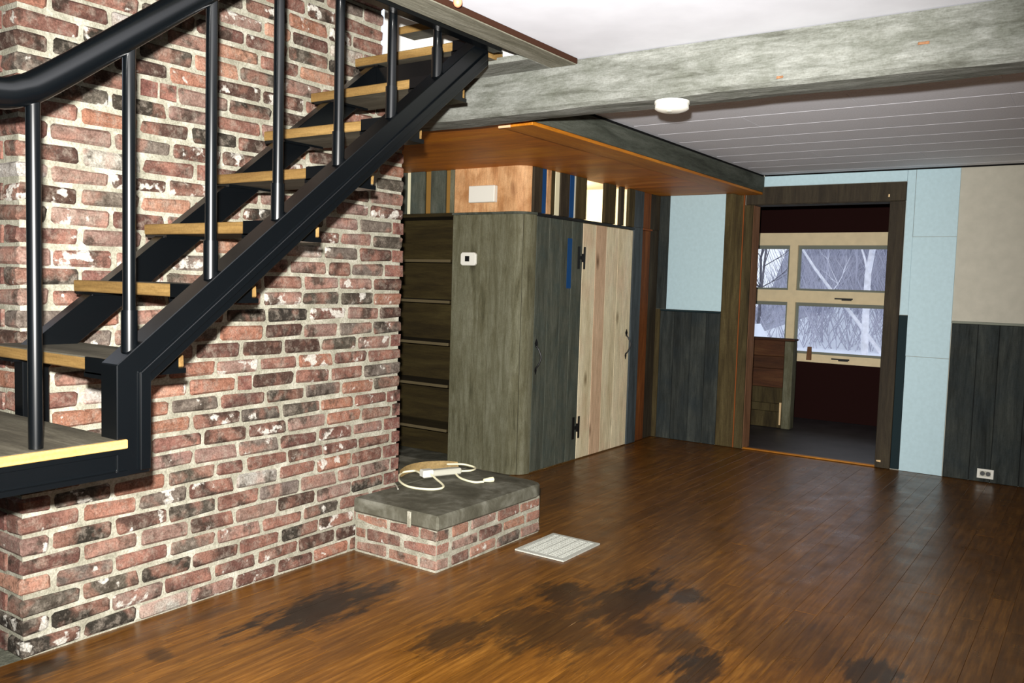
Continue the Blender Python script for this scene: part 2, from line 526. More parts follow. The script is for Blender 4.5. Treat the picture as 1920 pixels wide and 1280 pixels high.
nt = NT('window_glass')
tr = nt.n('ShaderNodeBsdfTransparent')
gl = nt.n('ShaderNodeBsdfGlossy'); gl.inputs['Roughness'].default_value = 0.02
fr = nt.n('ShaderNodeFresnel'); fr.inputs['IOR'].default_value = 1.45
mx = nt.n('ShaderNodeMixShader')
nt.l(fr.outputs[0], mx.inputs[0]); nt.l(tr.outputs[0], mx.inputs[1]); nt.l(gl.outputs[0], mx.inputs[2])
nt.l(mx.outputs[0], nt.out.inputs[0])
MAT['glass'] = nt.m

nt = NT('lit_bulb')
em = nt.n('ShaderNodeEmission'); em.inputs[0].default_value = (1, 0.78, 0.42, 1); em.inputs[1].default_value = 25
nt.l(em.outputs[0], nt.out.inputs[0])
MAT['bulb'] = nt.m

# ================================================================ numbers of the room
C = 0.0677            # brick course
YB = 1.8              # far end of the chimney
YF = 5.357            # far wall
ZC = 2.175            # ceiling
XR, YN = 4.25, -3.3   # right wall, near wall


def px(p):
    d = Vector(p) - CAM
    z = d.dot(fwd)
    if z < 0.1: return None
    return (960 + FPX * d.dot(R2) / z, 640 - FPX * d.dot(U2) / z, z)


def in_view(p, m=60):
    q = px(p)
    return q is not None and -m < q[0] < 1920 + m and -m < q[1] < 1280 + m


# ================================================================ floor
floor = box('floor', (-0.36, XR), (YN, YF + 0.0), (-0.06, -0.019), MAT['gap'], None, 0)
tag(floor, 'stained brown strip oak floor with dark burnt patches', 'floor', kind='structure')
PW = 0.0895
cols = int(math.ceil(XR / PW))
planks = []
for i in range(-4, cols):
    x0 = i * PW
    x1 = -0.0126 if i == -1 else min(XR, x0 + PW)
    if i == 0: x0 = -0.0125
    y = YN + random.uniform(-1.4, 0)
    while y < YF:
        ln = random.uniform(1.0, 2.3)
        a, b = max(YN if i >= 0 else 2.33, y), min(YF, y + ln)
        y += ln
        if b - a < 0.05: continue
        planks.append((x0, x1, a, b))
vis, hid = [], []
for q in planks:
    c = [in_view((x, y, 0), 10) for x in (q[0], q[1]) for y in (q[2], (q[2] + q[3]) / 2, q[3], q[2] * .75 + q[3] * .25, q[2] * .25 + q[3] * .75)]
    (vis if any(c) else hid).append(q)
for q in vis[:300]:
    box('floor_board', (q[0] + 0.0002, q[1] - 0.0002), (q[2] + 0.0002, q[3] - 0.0002), (-0.018, random.uniform(-0.0008, 0)), MAT['floor'], floor, 0.0007)
rest = vis[300:] + hid
o = boxes('floor_boards_beyond', [((q[0] + 0.0006, q[1] - 0.0006), (q[2] + 0.0006, q[3] - 0.0006), (-0.018, -0.0004)) for q in rest], MAT['floor'], floor)
tag(o, kind='stuff')
o = box('floor_entry', (-1.9, -0.0126), (YN, 0.02), (-0.0185, -0.004), MAT['concrete'], None, 0)
tag(o, 'rough grey concrete floor beside the chimney corner', 'floor', kind='structure')
o = boxes('floor_alcove', [((-1.9, -0.36), (YB - 0.3, YF), (-0.06, -0.004)), ((-1.86, 0.0), (YB + 0.004, 2.353), (-0.018, 0.259))], MAT['slab'])
tag(o, 'dark slate hearth and floor behind the chimney under the bookcase', 'floor', kind='structure')

# ================================================================ brick chimney
PAL = [(L(72, 50, 41), 16), (L(94, 61, 51), 17), (L(114, 74, 61), 17), (L(128, 98, 87), 18), (L(138, 88, 64), 8), (L(160, 112, 86), 7),
       (L(50, 45, 38), 12), (L(74, 67, 58), 10), (L(100, 89, 80), 13), (L(160, 155, 147), 4)]
LIGHT = [(L(150, 102, 80), 4), (L(132, 90, 74), 5), (L(140, 110, 96), 5), (L(106, 74, 63), 3), (L(84, 74, 65), 2)]
PTOT = sum(w for _, w in PAL)
rb = random.Random(5)


def brick_color(pal=PAL):
    t = rb.uniform(0, sum(w for _, w in pal))
    for c, w in pal:
        t -= w
        if t <= 0: break
    k = rb.uniform(0.85, 1.1)
    return (c[0] * k, c[1] * k * rb.uniform(0.97, 1.03), c[2] * k * rb.uniform(0.95, 1.03), rb.choice((0.12, 0.2, 0.25, 0.3, 0.4, 0.5, 0.62)))


# a dozen chipped brick shapes, unit sized (length y, depth x, height z)
def unit_brick(i, sx, sy, sz):
    bm = bmesh.new()
    add_box(bm, (-sx / 2, sx / 2), (-sy / 2, sy / 2), (-sz / 2, sz / 2), 0.0042)
    bmesh.ops.bevel(bm, geom=list(bm.edges), offset=0.0085, segments=1, affect='EDGES', profile=0.6)
    for v in bm.verts:
        v.co += Vector((rb.uniform(-1, 1), rb.uniform(-1, 1), rb.uniform(-1, 1))) * 0.0022
    me = bm_mesh(bm, 'brick_shape')
    me.materials.append(MAT['brick'])
    return me


BL, BD, BH = 0.198, 0.095, 0.0535
US = [unit_brick(i, BD, BL, BH) for i in range(14)]       # stretchers
UH = [unit_brick(i, BD, 0.095, BH) for i in range(8)]     # halves
UX = [unit_brick(i, BL, 0.095, BH) for i in range(8)]     # corner bricks laid across


def put_brick(c, size, parent, pal=PAL):
    """size = (x,y,z) of the brick"""
    if size[0] > 0.15: me, u = rb.choice(UX), (BL, 0.095, BH)
    elif size[1] > 0.14: me, u = rb.choice(US), (BD, BL, BH)
    else: me, u = rb.choice(UH), (BD, 0.095, BH)
    o = bpy.data.objects.new('brick', me)
    o.scale = (size[0] / u[0], size[1] / u[1], size[2] / u[2])
    o.color = brick_color(pal)
    COL.objects.link(o)
    o.parent = parent
    off = Vector((0, 0, 0)); q = parent
    while q is not None:
        off += q.location; q = q.parent
    o.location = Vector(c) - off
    return o


chim = boxes('wall_left', [((-0.9, -0.0095), (0.0095, YB - 0.0095), (0, ZC)), ((-0.9, -0.0095), (0.0095, 1.63), (ZC, 2.62))], MAT['mortar'])
tag(chim, 'tall chimney wall of mixed red, brown and lime-smeared old bricks', 'brick wall', kind='structure')
J = 0.0145
specs = []
for k in range(38):
    z = k * C + C / 2 + rb.uniform(-0.0015, 0.0015)
    yend = YB if k * C < ZC - 0.05 else 1.64
    h = BH + rb.uniform(-0.003, 0.003)
    if k % 2 == 0:
        ys = 0.0
        first = 0.2
        # header seen on the return is the end of this stretcher
    else:
        first = 0.095
    y = 0.0
    ln = first + rb.uniform(-0.006, 0.006)
    idx = 0
    while y < yend - 0.03:
        if yend - (y + ln) < 0.05: ln = yend - y
        e = rb.uniform(-0.003, 0.003)
        px_out = rb.uniform(-0.002, 0.0025)
        if idx == 0 and k % 2 == 1:
            specs.append(((-BL / 2 + px_out, y + ln / 2, z), (BL, ln, h)))
        else:
            specs.append(((-BD / 2 + px_out, y + ln / 2, z), (BD, ln, h)))
        y += ln + J
        ln = 0.2 + rb.uniform(-0.010, 0.010)
        if rb.random() < 0.06: ln = rb.choice((0.095, 0.06, 0.13))
        idx += 1
    # the return towards -x, on the plane y = 0
    x = -(BD if k % 2 == 0 else BL) - J
    while x > -0.62:
        ln = 0.2
        specs.append(((x - ln / 2, 0.0475 + rb.uniform(-0.002, 0.002), z), (ln, 0.095, h)))
        x -= ln + J
def area(s):
    q = px(s[0])
    if q is None or not (-30 < q[0] < 1950 and -30 < q[1] < 1310): return 0
    vis_f = 1.0 if s[0][0] > -0.11 else 0.35
    return vis_f * s[1][1] * s[1][2] / q[2] ** 2 + 1e-9
specs.sort(key=area, reverse=True)
seen = [s for s in specs if area(s) > 0][:300]
rest = [s for s in specs if s not in seen]
for s in seen:
    put_brick(s[0], s[1], chim)
bm = bmesh.new()
for s in rest:
    c, d = s
    add_box(bm, (c[0] - d[0] / 2, c[0] + d[0] / 2), (c[1] - d[1] / 2, c[1] + d[1] / 2), (c[2] - d[2] / 2, c[2] + d[2] / 2), 0.002)
o = link('bricks_beyond', bm_mesh(bm, 'bricks_beyond'), MAT['brick'], chim, (0, 0, 0))
o.color = (L(110, 66, 56)[0], L(110, 66, 56)[1], L(110, 66, 56)[2], 0.3)
tag(o, kind='stuff')

# ================================================================ hearth
XH, YH0, YH1, ZT, ZS = 0.499, 1.505, 2.337, 0.259, 0.19
hearth = thing('hearth', (0.25, 1.9, 0), 'low brick hearth with dark slate slab beside the chimney', 'hearth')
boxes('mortar_core', [((0.001, XH - 0.004), (YH0 + 0.004, YH1 - 0.004), (0, ZS))], MAT['mortar'], hearth)
for k in range(3):
    z = k * 0.0645 + 0.032
    h = 0.053
    # face towards the camera side (y = YH0), x from 0 to XH ; corner at XH
    x = XH if k % 2 == 0 else XH
    ln = 0.095 if k % 2 == 0 else 0.2
    x1 = XH
    first = True
    while x1 > 0.02:
        x0 = max(0.004, x1 - ln)
        if x1 - x0 > 0.03:
            o = put_brick(((x0 + x1) / 2, YH0 + 0.0475 - 0.001, z), (max(0.151, x1 - x0) if x1 - x0 > 0.15 else x1 - x0, 0.095, h), hearth, LIGHT)
        x1 = x0 - 0.011
        ln = 0.2 * rb.uniform(0.85, 1.05)
    # face towards +x
    y = YH0 + (0.2 if k % 2 == 0 else 0.095) + 0.011
    if k % 2 == 0:
        # stretcher round the corner
        pass
    y = YH0 + 0.095 + 0.011
    ln = 0.2 if k % 2 else 0.13
    while y < YH1 - 0.02:
        if YH1 - (y + ln) < 0.06: ln = YH1 - y
        put_brick((XH - BD / 2 + 0.001, y + ln / 2, z), (BD, ln, h), hearth, LIGHT)
        y += ln + 0.011
        ln = 0.2 * rb.uniform(0.9, 1.05)
# slate slab, outline with clipped far corner, running on behind the chimney
so = 0.016
poly = [(0.002, YH0 - so), (XH + so, YH0 - so), (XH + so + 0.004, YH0 + 0.3), (XH + so, YH1 - 0.05), (XH + so - 0.015, YH1 - 0.01), (XH - 0.06, YH1 + so), (0.002, YH1 + so)]
sl = prism('slab', poly, 'z', ZS + 0.001, ZT, MAT['slab'], hearth, 0.009)
box('mortar_drip', (0.34, 0.362), (YH0 - so - 0.004, YH0 - so + 0.004), (ZS - 0.006, ZT - 0.004), MAT['mortar'], hearth, 0.003, 0.002)

# ================================================================ staircase
stair = thing('staircase', (0.55, 0.5, 0), 'open black steel staircase with wooden treads against the brick chimney', 'staircase')
XO0, XO1 = 0.80, 0.872
RUN, RISE, Y0, Z0 = 0.2417, 0.190, -0.169, 1.058   # first tread: front edge, top
SL = RISE / RUN


def stringer(name, x0, x1, ya, za, wpost, thick, yend, zb):
    """side outline: post down to the landing steel, then the slope up"""
    # top edge through (ya, za) ; lower edge thick below
    zt_end = za + SL * (yend - ya)
    poly = [(ya, zb), (ya + wpost, zb), (ya + wpost, za + SL * wpost - thick), (yend, zt_end - thick), (yend, zt_end), (ya, za)]
    s = prism(name, poly, 'x', x0, x1, MAT['steel'], stair, 0.002)
    return s


so_ = stringer('stringer', XO0, XO1, -0.185, 1.052, 0.088, 0.120, 1.285, 0.775)
# raised lip of the channel on its outer face
prism('channel_lip', [(-0.128, 0.785), (-0.100, 0.785), (-0.100, 1.028), (1.27, 1.028 + SL * 1.37), (1.27, 1.056 + SL * 1.37), (-0.128, 1.030)], 'x', XO1 + 0.001, XO1 + 0.010, MAT['steel'], so_, 0.0015)
si_ = stringer('stringer', 0.235, 0.285, -0.125, 1.045, 0.075, 0.115, 1.36, 0.82)
# landing
YL0 = -1.5
land = box('landing', (0.035, 0.872), (YL0, -0.165), (0.849, 0.868), MAT['tread'], stair, 0.002)
box('landing_edge', (0.8725, 0.884), (YL0, -0.163), (0.846, 0.868), MAT['land_edge'], land, 0.002)
rim = boxes('landing_rim', [((0.845, 0.868), (YL0, -0.100), (0.778, 0.8455)), ((0.868, 0.882), (YL0, -0.160), (0.778, 0.790)), ((0.868, 0.876), (YL0, -0.185), (0.832, 0.8455)),
                            ((0.05, 0.845), (-0.19, -0.172), (0.778, 0.8455)), ((0.05, 0.075), (YL0, -0.19), (0.778, 0.8455))], MAT['steel'], stair)
box('landing_leg', (0.78, 0.84), (YL0, YL0 + 0.06), (0.0, 0.778), MAT['steel'], stair)
box('landing_leg', (0.05, 0.11), (YL0, YL0 + 0.06), (0.0, 0.778), MAT['steel'], stair)
# treads
rt = random.Random(3)
for i in range(8):
    yf, zt = Y0 + RUN * i, Z0 + RISE * i
    x0 = 0.185 + rt.uniform(-0.012, 0.012)
    bm = bmesh.new()
    add_box(bm, (x0, 0.772), (yf + 0.004, yf + (0.238 if i < 7 else 0.11)), (zt - 0.034, zt), 0.001, 0.003, 0)
    for f in bm.faces:
        f.normal_update()
        if f.normal.y < -0.7 or abs(f.normal.x) > 0.7 or f.normal.y > 0.7: f.material_index = 1
    cc = Vector((0.5, yf + 0.12, zt - 0.017))
    bmesh.ops.translate(bm, verts=bm.verts, vec=-cc)
    tr_ = link('tread', bm_mesh(bm, 'tread'), [MAT['tread'], MAT['tread_edge']], stair, cc)
    if i == 7: continue
    boxes('tread_bracket', [((0.705, XO0 + 0.03), (yf - 0.004, yf + 0.003), (zt - 0.040, zt + 0.002)),
                            ((0.7725, 0.779), (yf + 0.003, yf + (0.215 if i < 6 else 0.11)), (zt - 0.036, zt + 0.001)),
                            ((0.700, 0.782), (yf - 0.004, yf + (0.236 if i < 6 else 0.11)), (zt - 0.050, zt - 0.036))], MAT['steel'], tr_)
    boxes('tread_bracket', [((0.19, 0.30), (yf + 0.01, yf + 0.20), (zt - 0.044, zt - 0.036))], MAT['steel'], tr_)
# a deep steel cross plate under the last visible tread
box('cross_plate', (0.285, 0.80), (Y0 + RUN * 6 + 0.02, Y0 + RUN * 6 + 0.034), (Z0 + RISE * 6 - 0.135, Z0 + RISE * 6 - 0.048), MAT['steel'], stair, 0.001)
# balusters and handrail
XB = 0.842
def rail_z(y):
    return 1.655 if y < -0.40 else 1.655 + 0.77 * (y + 0.385) if y > -0.36 else 1.66
for i, yb in enumerate((-0.364, -0.135, 0.100, 0.325, 0.560, 0.795, 1.025)):
    zb = 0.869 if i == 0 else 1.052 + SL * (yb + 0.185) - 0.012
    zt = rail_z(yb) - 0.01
    b = tube('baluster', [(XB, yb, zb), (XB, yb, zt)], 0.0155, MAT['steel'], stair, 14)
    if i > 0:
        tube('sleeve', [(XB, yb, zb - 0.0), (XB, yb, zb + 0.105)], 0.0195, MAT['steel'], b, 14)
tube('handrail', smooth_path([(XB, YL0, 1.655), (XB, -0.9, 1.655), (XB, -0.55, 1.655), (XB, -0.44, 1.656), (XB, -0.39, 1.670), (XB, -0.33, 1.705), (XB, -0.1, 1.880), (XB, 0.5, 2.342), (XB, 1.1, 2.804)], 5), 0.0345, MAT['steel'], stair, 18)

# ================================================================ beam, opening frame, ceilings
beam = thing('ceiling_beam', (2.2, 1.75, 1.985), 'rough weathered grey timber beam crossing the ceiling', 'beam')
bm = bmesh.new()
N = 70
xs = [0.01 + (XR - 0.02) * i / N for i in range(N + 1)]
prof = [(1.650, 2.172), (1.650, 2.10), (1.650, 2.03), (1.656, 2.003), (1.672, 1.988), (1.76, 1.985), (1.838, 1.990), (1.845, 2.02), (1.845, 2.172)]
rings = []
for x in xs:
    ring = []
    for (y, z) in prof:
        n1 = mnoise.noise(Vector((x * 2.1, y * 9, z * 9)))
        n2 = mnoise.noise(Vector((x * 7.0, y * 20 + 4, z * 20)))
        dz = 0.006 * n1 + 0.003 * n2 if z < 2.05 else 0
        dy = 0.005 * n1 + 0.002 * n2
        ring.append(bm.verts.new((x - 2.2, y + dy - 1.75, z + dz - 1.985)))
    rings.append(ring)
for a, b in zip(rings[:-1], rings[1:]):
    for k in range(len(prof)):
        k2 = (k + 1) % len(prof)
        bm.faces.new((a[k], a[k2], b[k2], b[k]))
bm.faces.new(rings[0]); bm.faces.new(list(reversed(rings[-1])))
link('timber', bm_mesh(bm, 'timber'), MAT['beam'], beam, (2.2, 1.75, 1.985))
# bare chips in the timber
for (x, z, w) in ((1.86, 2.012, 0.012), (2.31, 2.07, 0.016)):
    box('bare_chip', (x - w, x + w), (1.6425, 1.6455), (z - 0.004, z + 0.004), MAT['jamb'], beam, 0.001, 0.002)

# wooden frame under the stair opening
fr_ = thing('opening_frame', (1.0, 1.0, 2.145), 'grey board frame edging the stair opening in the ceiling', 'frame')
box('side_board', (0.925, 1.045), (-1.2, 1.640), (2.150, 2.174), MAT['frame_wood'], fr_, 0.002)
box('side_edge', (1.0455, 1.050), (-1.2, 1.640), (2.152, 2.174), MAT['brown_edge'], fr_, 0.002)
box('head_board', (0.012, 0.9245), (1.478, 1.640), (2.150, 2.174), MAT['beam'], fr_, 0.002)
box('edge_angle', (0.884, 0.9245), (-1.2, 1.30), (2.136, 2.150), MAT['steel'], fr_, 0.001)

front = boxes('ceiling', [((1.0, XR), (YN, 1.70), (ZC, ZC + 0.06)), ((-1.9, 1.0), (YN, -1.2), (ZC, ZC + 0.06))], MAT['ceiling'])
tag(front, 'smooth white ceiling in front of the grey beam', 'ceiling', kind='structure')
back = boxes('ceiling_back', [((-1.9, XR), (1.70, YF + 0.2), (ZC + 0.0018, ZC + 0.06))], MAT['ceiling'])
tag(back, 'pale grey tiled ceiling behind the beam', 'ceiling', kind='structure')
TW = 0.3105
rc = random.Random(9)
y = 1.846
yl = [2.740 + TW * k for k in range(-3, 10)]
yl = [v for v in yl if v > 1.9 and v < YF] + [YF]
prev = 1.846
for r, yy in enumerate(yl):
    x = 0.585 - (0.0 if r % 2 else 0.6)
    while x < XR:
        a, b = max(0.585, x), min(XR, x + 1.22)
        x += 1.22
        if b - a < 0.05: continue
        bm = bmesh.new()
        c = Vector(((a + b) / 2, (prev + yy) / 2, ZC))
        add_box(bm, (a + 0.001 - c.x, b - 0.001 - c.x), (prev + 0.003 - c.y, yy - 0.003 - c.y), (-0.0, 0.0018), 0, 0.0)
        link('ceiling_tile', bm_mesh(bm, 'ceiling_tile'), MAT['ceiling_tile'], back, c)
    prev = yy
# stairwell above
sw = boxes('wall_stairwell', [((0.0, 1.0), (1.642, 1.70), (2.176, 3.5)), ((1.059, 1.10), (-1.2, 1.642), (2.24, 3.5)), ((-0.9, 0.0), (-0.06, 1.63), (2.63, 3.5)), ((-0.9, 1.1), (-1.26, -1.2), (2.24, 3.5)),
                              ((-0.9, -0.84), (-1.2, -0.06), (2.24, 3.5))], MAT['plaster'])
tag(sw, 'white plaster walls of the stairwell seen through the ceiling opening', 'wall', kind='structure')
o = boxes('ceiling_stairwell', [((-0.9, 1.1), (-1.26, 1.7), (3.5, 3.55))], MAT['plaster'])
tag(o, 'white ceiling at the top of the stairwell', 'ceiling', kind='structure')

# hanging pull knob by the opening frame
kn = thing('pull_knob', (1.108, 0.80, 2.13), 'small pinkish round knob hanging beside the opening frame', 'knob')
bm = bmesh.new(); bmesh.ops.create_uvsphere(bm, u_segments=16, v_segments=10, radius=0.0145)
for v in bm.verts: v.co.z *= 1.15
link('ball', bm_mesh(bm, 'ball', True), MAT['pink'], kn, (1.108, 0.803, 2.150))
tube('cord', [(1.108, 0.803, 2.163), (1.108, 0.803, 2.1745)], 0.0025, MAT['cordcream'], kn, 8)

# smoke alarm under the beam
sa = thing('smoke_alarm', (1.430, 1.70, 1.98), 'round white smoke alarm under the grey beam', 'smoke alarm')
def disc(name, c, prof, mat, parent, seg=36):
    bm = bmesh.new()
    rings = []
    for r, z in prof:
        rings.append([bm.verts.new((r * math.cos(2 * math.pi * k / seg), r * math.sin(2 * math.pi * k / seg), z)) for k in range(seg)])
    for a, b in zip(rings[:-1], rings[1:]):
        for k in range(seg):
            f = bm.faces.new((a[k], a[(k + 1) % seg], b[(k + 1) % seg], b[k])); f.smooth = True
    bm.faces.new(rings[0]); bm.faces.new(list(reversed(rings[-1])))
    return link(name, bm_mesh(bm, name), mat, parent, c)
disc('base_plate', (1.430, 1.712, 1.985), [(0.066, -0.002), (0.066, -0.012)], MAT['white'], sa)
bd = disc('body', (1.430, 1.712, 1.985), [(0.062, -0.012), (0.064, -0.015), (0.064, -0.030), (0.056, -0.036), (0.035, -0.042), (0.01, -0.043)], MAT['white'], sa)
disc('test_button', (1.430, 1.69, 1.942), [(0.012, 0.004), (0.011, -0.001)], MAT['stripgrey'], bd, 16)

# ================================================================ soffit
sof = thing('soffit', (0.0, 3.6, 2.03), 'lowered amber plywood soffit above the built-in cupboards', 'soffit')
XS = 0.565
boxes('panel', [((-1.85, XS - 0.02), (1.85, 3.599), (2.040, 2.052)), ((-0.345, XS - 0.02), (3.599, YF - 0.001), (2.040, 2.052))], MAT['soffit'], sof)
box('edge_strip', (0.385, XS - 0.002), (2.06, YF - 0.025), (2.022, 2.0395), MAT['soffit_strip'], sof, 0.002)
box('strip_end', (0.372, 0.44), (2.048, 2.0595), (2.018, 2.0395), MAT['cut_end'], sof, 0.002)
box('fascia', (XS - 0.019, XS), (1.85, YF - 0.001), (2.0405, 2.160), MAT['fascia'], sof, 0.002)
box('painted_shadow_gap', (XS - 0.019, XS - 0.006), (1.85, YF - 0.001), (2.1605, 2.1745), MAT['gap'], sof, 0)  # solid dark strip, the shade above the fascia put into its colour

# ================================================================ far wall with doorway
XD0, XD1, ZD = 0.492, 1.502, 1.942
WT = 0.14
wf = boxes('wall_far', [((-0.36, XD0 - 0.02), (YF, YF + WT), (0, 2.174)), ((XD1 + 0.02, XR), (YF, YF + WT), (0, 2.174)), ((XD0 - 0.02, XD1 + 0.02), (YF, YF + WT), (ZD + 0.02, 2.174))], MAT['cream'])
tag(wf, 'far wall with doorway, cream drywall above dark plank wainscot', 'wall', kind='structure')
rw = random.Random(21)
def wainscot(x0, x1, z1, wmin, wmax):
    x = x0
    while x < x1 - 0.01:
        w = rw.uniform(wmin, wmax)
        if x1 - (x + w) < 0.06: w = x1 - x
        box('wainscot_board', (x + 0.0012, x + w - 0.0012), (YF - 0.019 - rw.uniform(0, 0.003), YF - 0.0045), (0.002, z1), MAT['wains'], wf, 0.003)
        x += w
    box('backing', (x0, x1), (YF - 0.004, YF - 0.0005), (0.002, z1), MAT['gap'], wf, 0)
wainscot(-0.268, 0.262, 1.078, 0.12, 0.17)
wainscot(1.948, XR, 1.086, 0.13, 0.20)
box('chair_rail', (-0.268, 0.262), (YF - 0.026, YF - 0.0005), (1.079, 1.094), MAT['darkgreen'], wf, 0.002)
box('chair_rail', (1.948, XR), (YF - 0.028, YF - 0.0005), (1.087, 1.104), MAT['rail'], wf, 0.003)
def blue(x, z, t=0.012):
    box('blue_sheet', x, (YF - t, YF - 0.0005), z, MAT['blue'], wf, 0.0015)
blue((-0.222, 0.262), (1.095, 2.0395))
blue((1.662, 1.944), (0.001, 0.834))
blue((1.660, 1.944), (0.8365, 1.688), 0.0125)
blue((1.662, 1.944), (1.6905, 2.164))
blue((1.604, 1.6595), (1.130, 2.164), 0.011)
blue((XS + 0.001, 1.6025), (2.085, 2.164), 0.011)
box('corner_board', (-0.358, -0.2235), (YF - 0.014, YF - 0.0005), (1.095, 2.0395), MAT['wains'], wf, 0.002)
box('corner_board', (-0.358, -0.270), (YF - 0.017, YF - 0.0005), (0.003, 1.094), MAT['olive'], wf, 0.002)
box('dark_strip', (1.6025, 1.6605), (YF - 0.014, YF - 0.0005), (0.006, 1.128), MAT['darkgreen'], wf, 0.002)
box('ceiling_gap', (XS + 0.001, XR), (YF - 0.010, YF - 0.0005), (2.165, 2.1745), MAT['gap'], wf, 0)

tr1 = boxes('trim_1', [((XD0 - 0.02, XD0), (YF - 0.005, YF + WT + 0.005), (0.0, ZD)), ], MAT['jamb'])
tag(tr1, 'dark wooden casing around the doorway to the window room', 'door casing', kind='structure')
box('jamb', (XD1, XD1 + 0.02), (YF - 0.005, YF + WT + 0.005), (0.0, ZD), MAT['casing'], tr1, 0.001)
box('head_jamb', (XD0 - 0.02, XD1 + 0.02), (YF - 0.005, YF + WT + 0.005), (ZD + 0.0005, ZD + 0.02), MAT['casing'], tr1, 0.001)
box('head_casing', (XD0 - 0.06, 1.604), (YF - 0.030, YF - 0.0055), (ZD + 0.004, 2.081), MAT['casing'], tr1, 0.003)
box('side_casing', (XD1 - 0.004, 1.602), (YF - 0.028, YF - 0.0055), (0.003, ZD + 0.003), MAT['casing'], tr1, 0.003)
box('side_casing', (0.421, XD0 - 0.001), (YF - 0.026, YF - 0.0055), (0.003, ZD + 0.003), MAT['olive'], tr1, 0.003)
box('orange_edge', (0.4118, 0.4205), (YF - 0.0245, YF - 0.001), (0.003, 2.0395), MAT['orange_edge'], tr1, 0.001)
box('wide_plank', (0.264, 0.411), (YF - 0.0235, YF - 0.001), (0.003, 2.0395), MAT['olive'], tr1, 0.003)
box('threshold', (XD0, XD1), (YF - 0.012, YF + 0.030), (0.001, 0.013), MAT['threshold'], tr1, 0.003)
box('pale_chip', (1.51, 1.54), (YF - 0.032, YF - 0.0285), (0.048, 0.060), MAT['chip'], tr1, 0.001, 0.003)
box('pale_chip', (1.487, 1.495), (YF - 0.034, YF - 0.0305), (1.975, 1.995), MAT['chip'], tr1, 0.001, 0.002)

# electrical outlet low on the right wainscot
ol = thing('outlet', (2.216, YF - 0.03, 0.058), 'white rimmed electrical outlet low on the dark wainscot', 'outlet')
ox0, ox1, oz0, oz1, oy = 2.166, 2.266, 0.030, 0.094, YF - 0.0235
boxes('plate', [((ox0, ox1), (oy - 0.006, oy), (oz0, oz0 + 0.013)), ((ox0, ox1), (oy - 0.006, oy), (oz1 - 0.013, oz1)), ((ox0, ox0 + 0.016), (oy - 0.006, oy), (oz0 + 0.013, oz1 - 0.013)), ((ox1 - 0.016, ox1), (oy - 0.006, oy), (oz0 + 0.013, oz1 - 0.013))], MAT['white'], ol)
for xx in (2.199, 2.233):
    bm = bmesh.new()
    bmesh.ops.create_cone(bm, cap_ends=True, segments=20, radius1=0.0155, radius2=0.0145, depth=0.006)
    bmesh.ops.rotate(bm, verts=bm.verts, cent=(0, 0, 0), matrix=Matrix.Rotation(math.pi / 2, 3, 'X'))
    link('socket', bm_mesh(bm, 'socket'), MAT['black'], ol, (xx, oy - 0.003, 0.062))
box('yoke', (ox0 + 0.016, ox1 - 0.016), (oy - 0.0015, oy), (oz0 + 0.013, oz1 - 0.013), MAT['stripgrey'], ol, 0)

# ================================================================ built-in cupboard: rounded corner unit
XC, YC = -0.29, 3.30          # front plane (+x side), left face (-y side)
RC = 0.115
cab = thing('corner_cupboard', (-0.6, 3.4, 0), 'tall grey-green board corner cupboard with a rounded edge', 'cupboard')
def stave(name, path, z0, z1, th, mat, parent):
    """curved board following a plan path (outer side), thickness th inwards"""
    bm = bmesh.new()
    n = len(path)
    out, inn = [], []
    for i, p in enumerate(path):
        a = Vector(path[max(i - 1, 0)]); b = Vector(path[min(i + 1, n - 1)])
        t = (b - a).normalized(); nn = Vector((-t.y, t.x))
        q = Vector(p) + nn * th
        out.append(Vector(p)); inn.append(q)
    c = Vector((path[n // 2][0], path[n // 2][1], (z0 + z1) / 2))
    loop = out + list(reversed(inn))
    A = [bm.verts.new((q.x - c.x, q.y - c.y, z0 - c.z)) for q in loop]
    B = [bm.verts.new((q.x - c.x, q.y - c.y, z1 - c.z)) for q in loop]
    m = len(loop)
    for i in range(n - 1):   # caps as quads
        bm.faces.new((A[i], A[i + 1], A[m - 2 - i], A[m - 1 - i]))
        bm.faces.new((B[i], B[m - 1 - i], B[m - 2 - i], B[i + 1]))
    for i in range(m):
        f = bm.faces.new((A[i], A[(i + 1) % m], B[(i + 1) % m], B[i]))
        f.smooth = (i < n - 1)
    me = bm_mesh(bm, name)
    return link(name, me, mat, parent, c)
def arc(a0, a1, n=7):
    cx, cy = XC - RC, YC + RC
    return [(cx + RC * math.sin(math.radians(a0 + (a1 - a0) * i / n)), cy - RC * math.cos(math.radians(a0 + (a1 - a0) * i / n))) for i in range(n + 1)]
ZK = 1.728
stave('board', [(-0.895, YC), (-0.72, YC), (-0.578, YC)], 0.003, ZK, 0.022, MAT['cab'], cab)
stave('board', [(-0.576, YC), (-0.45, YC), (XC - RC, YC)] + arc(4, 40, 5), 0.003, ZK, 0.022, MAT['cab'], cab)
stave('board', arc(41.5, 90, 6) + [(XC, YC + RC + 0.01)], 0.003, ZK, 0.022, MAT['cab'], cab)
box('cap_strip', (-0.90, XC - RC), (YC - 0.012, YC + 0.02), (ZK + 0.0005, ZK + 0.016), MAT['fascia'], cab, 0.002)
stave('cap_strip', [(q[0] + 0.012 * math.sin(math.radians(90 * i / 7)), q[1] - 0.012 * math.cos(math.radians(90 * i / 7))) for i, q in enumerate(arc(0, 90, 7))], ZK + 0.0005, ZK + 0.016, 0.03, MAT['fascia'], cab)
ZU0, ZU1 = ZK + 0.0165, 2.0395
stave('upper_board', [(-0.892, YC + 0.004), (-0.72, YC + 0.004), (-0.528, YC + 0.004)], ZU0, ZU1, 0.02, MAT['tan'], cab)
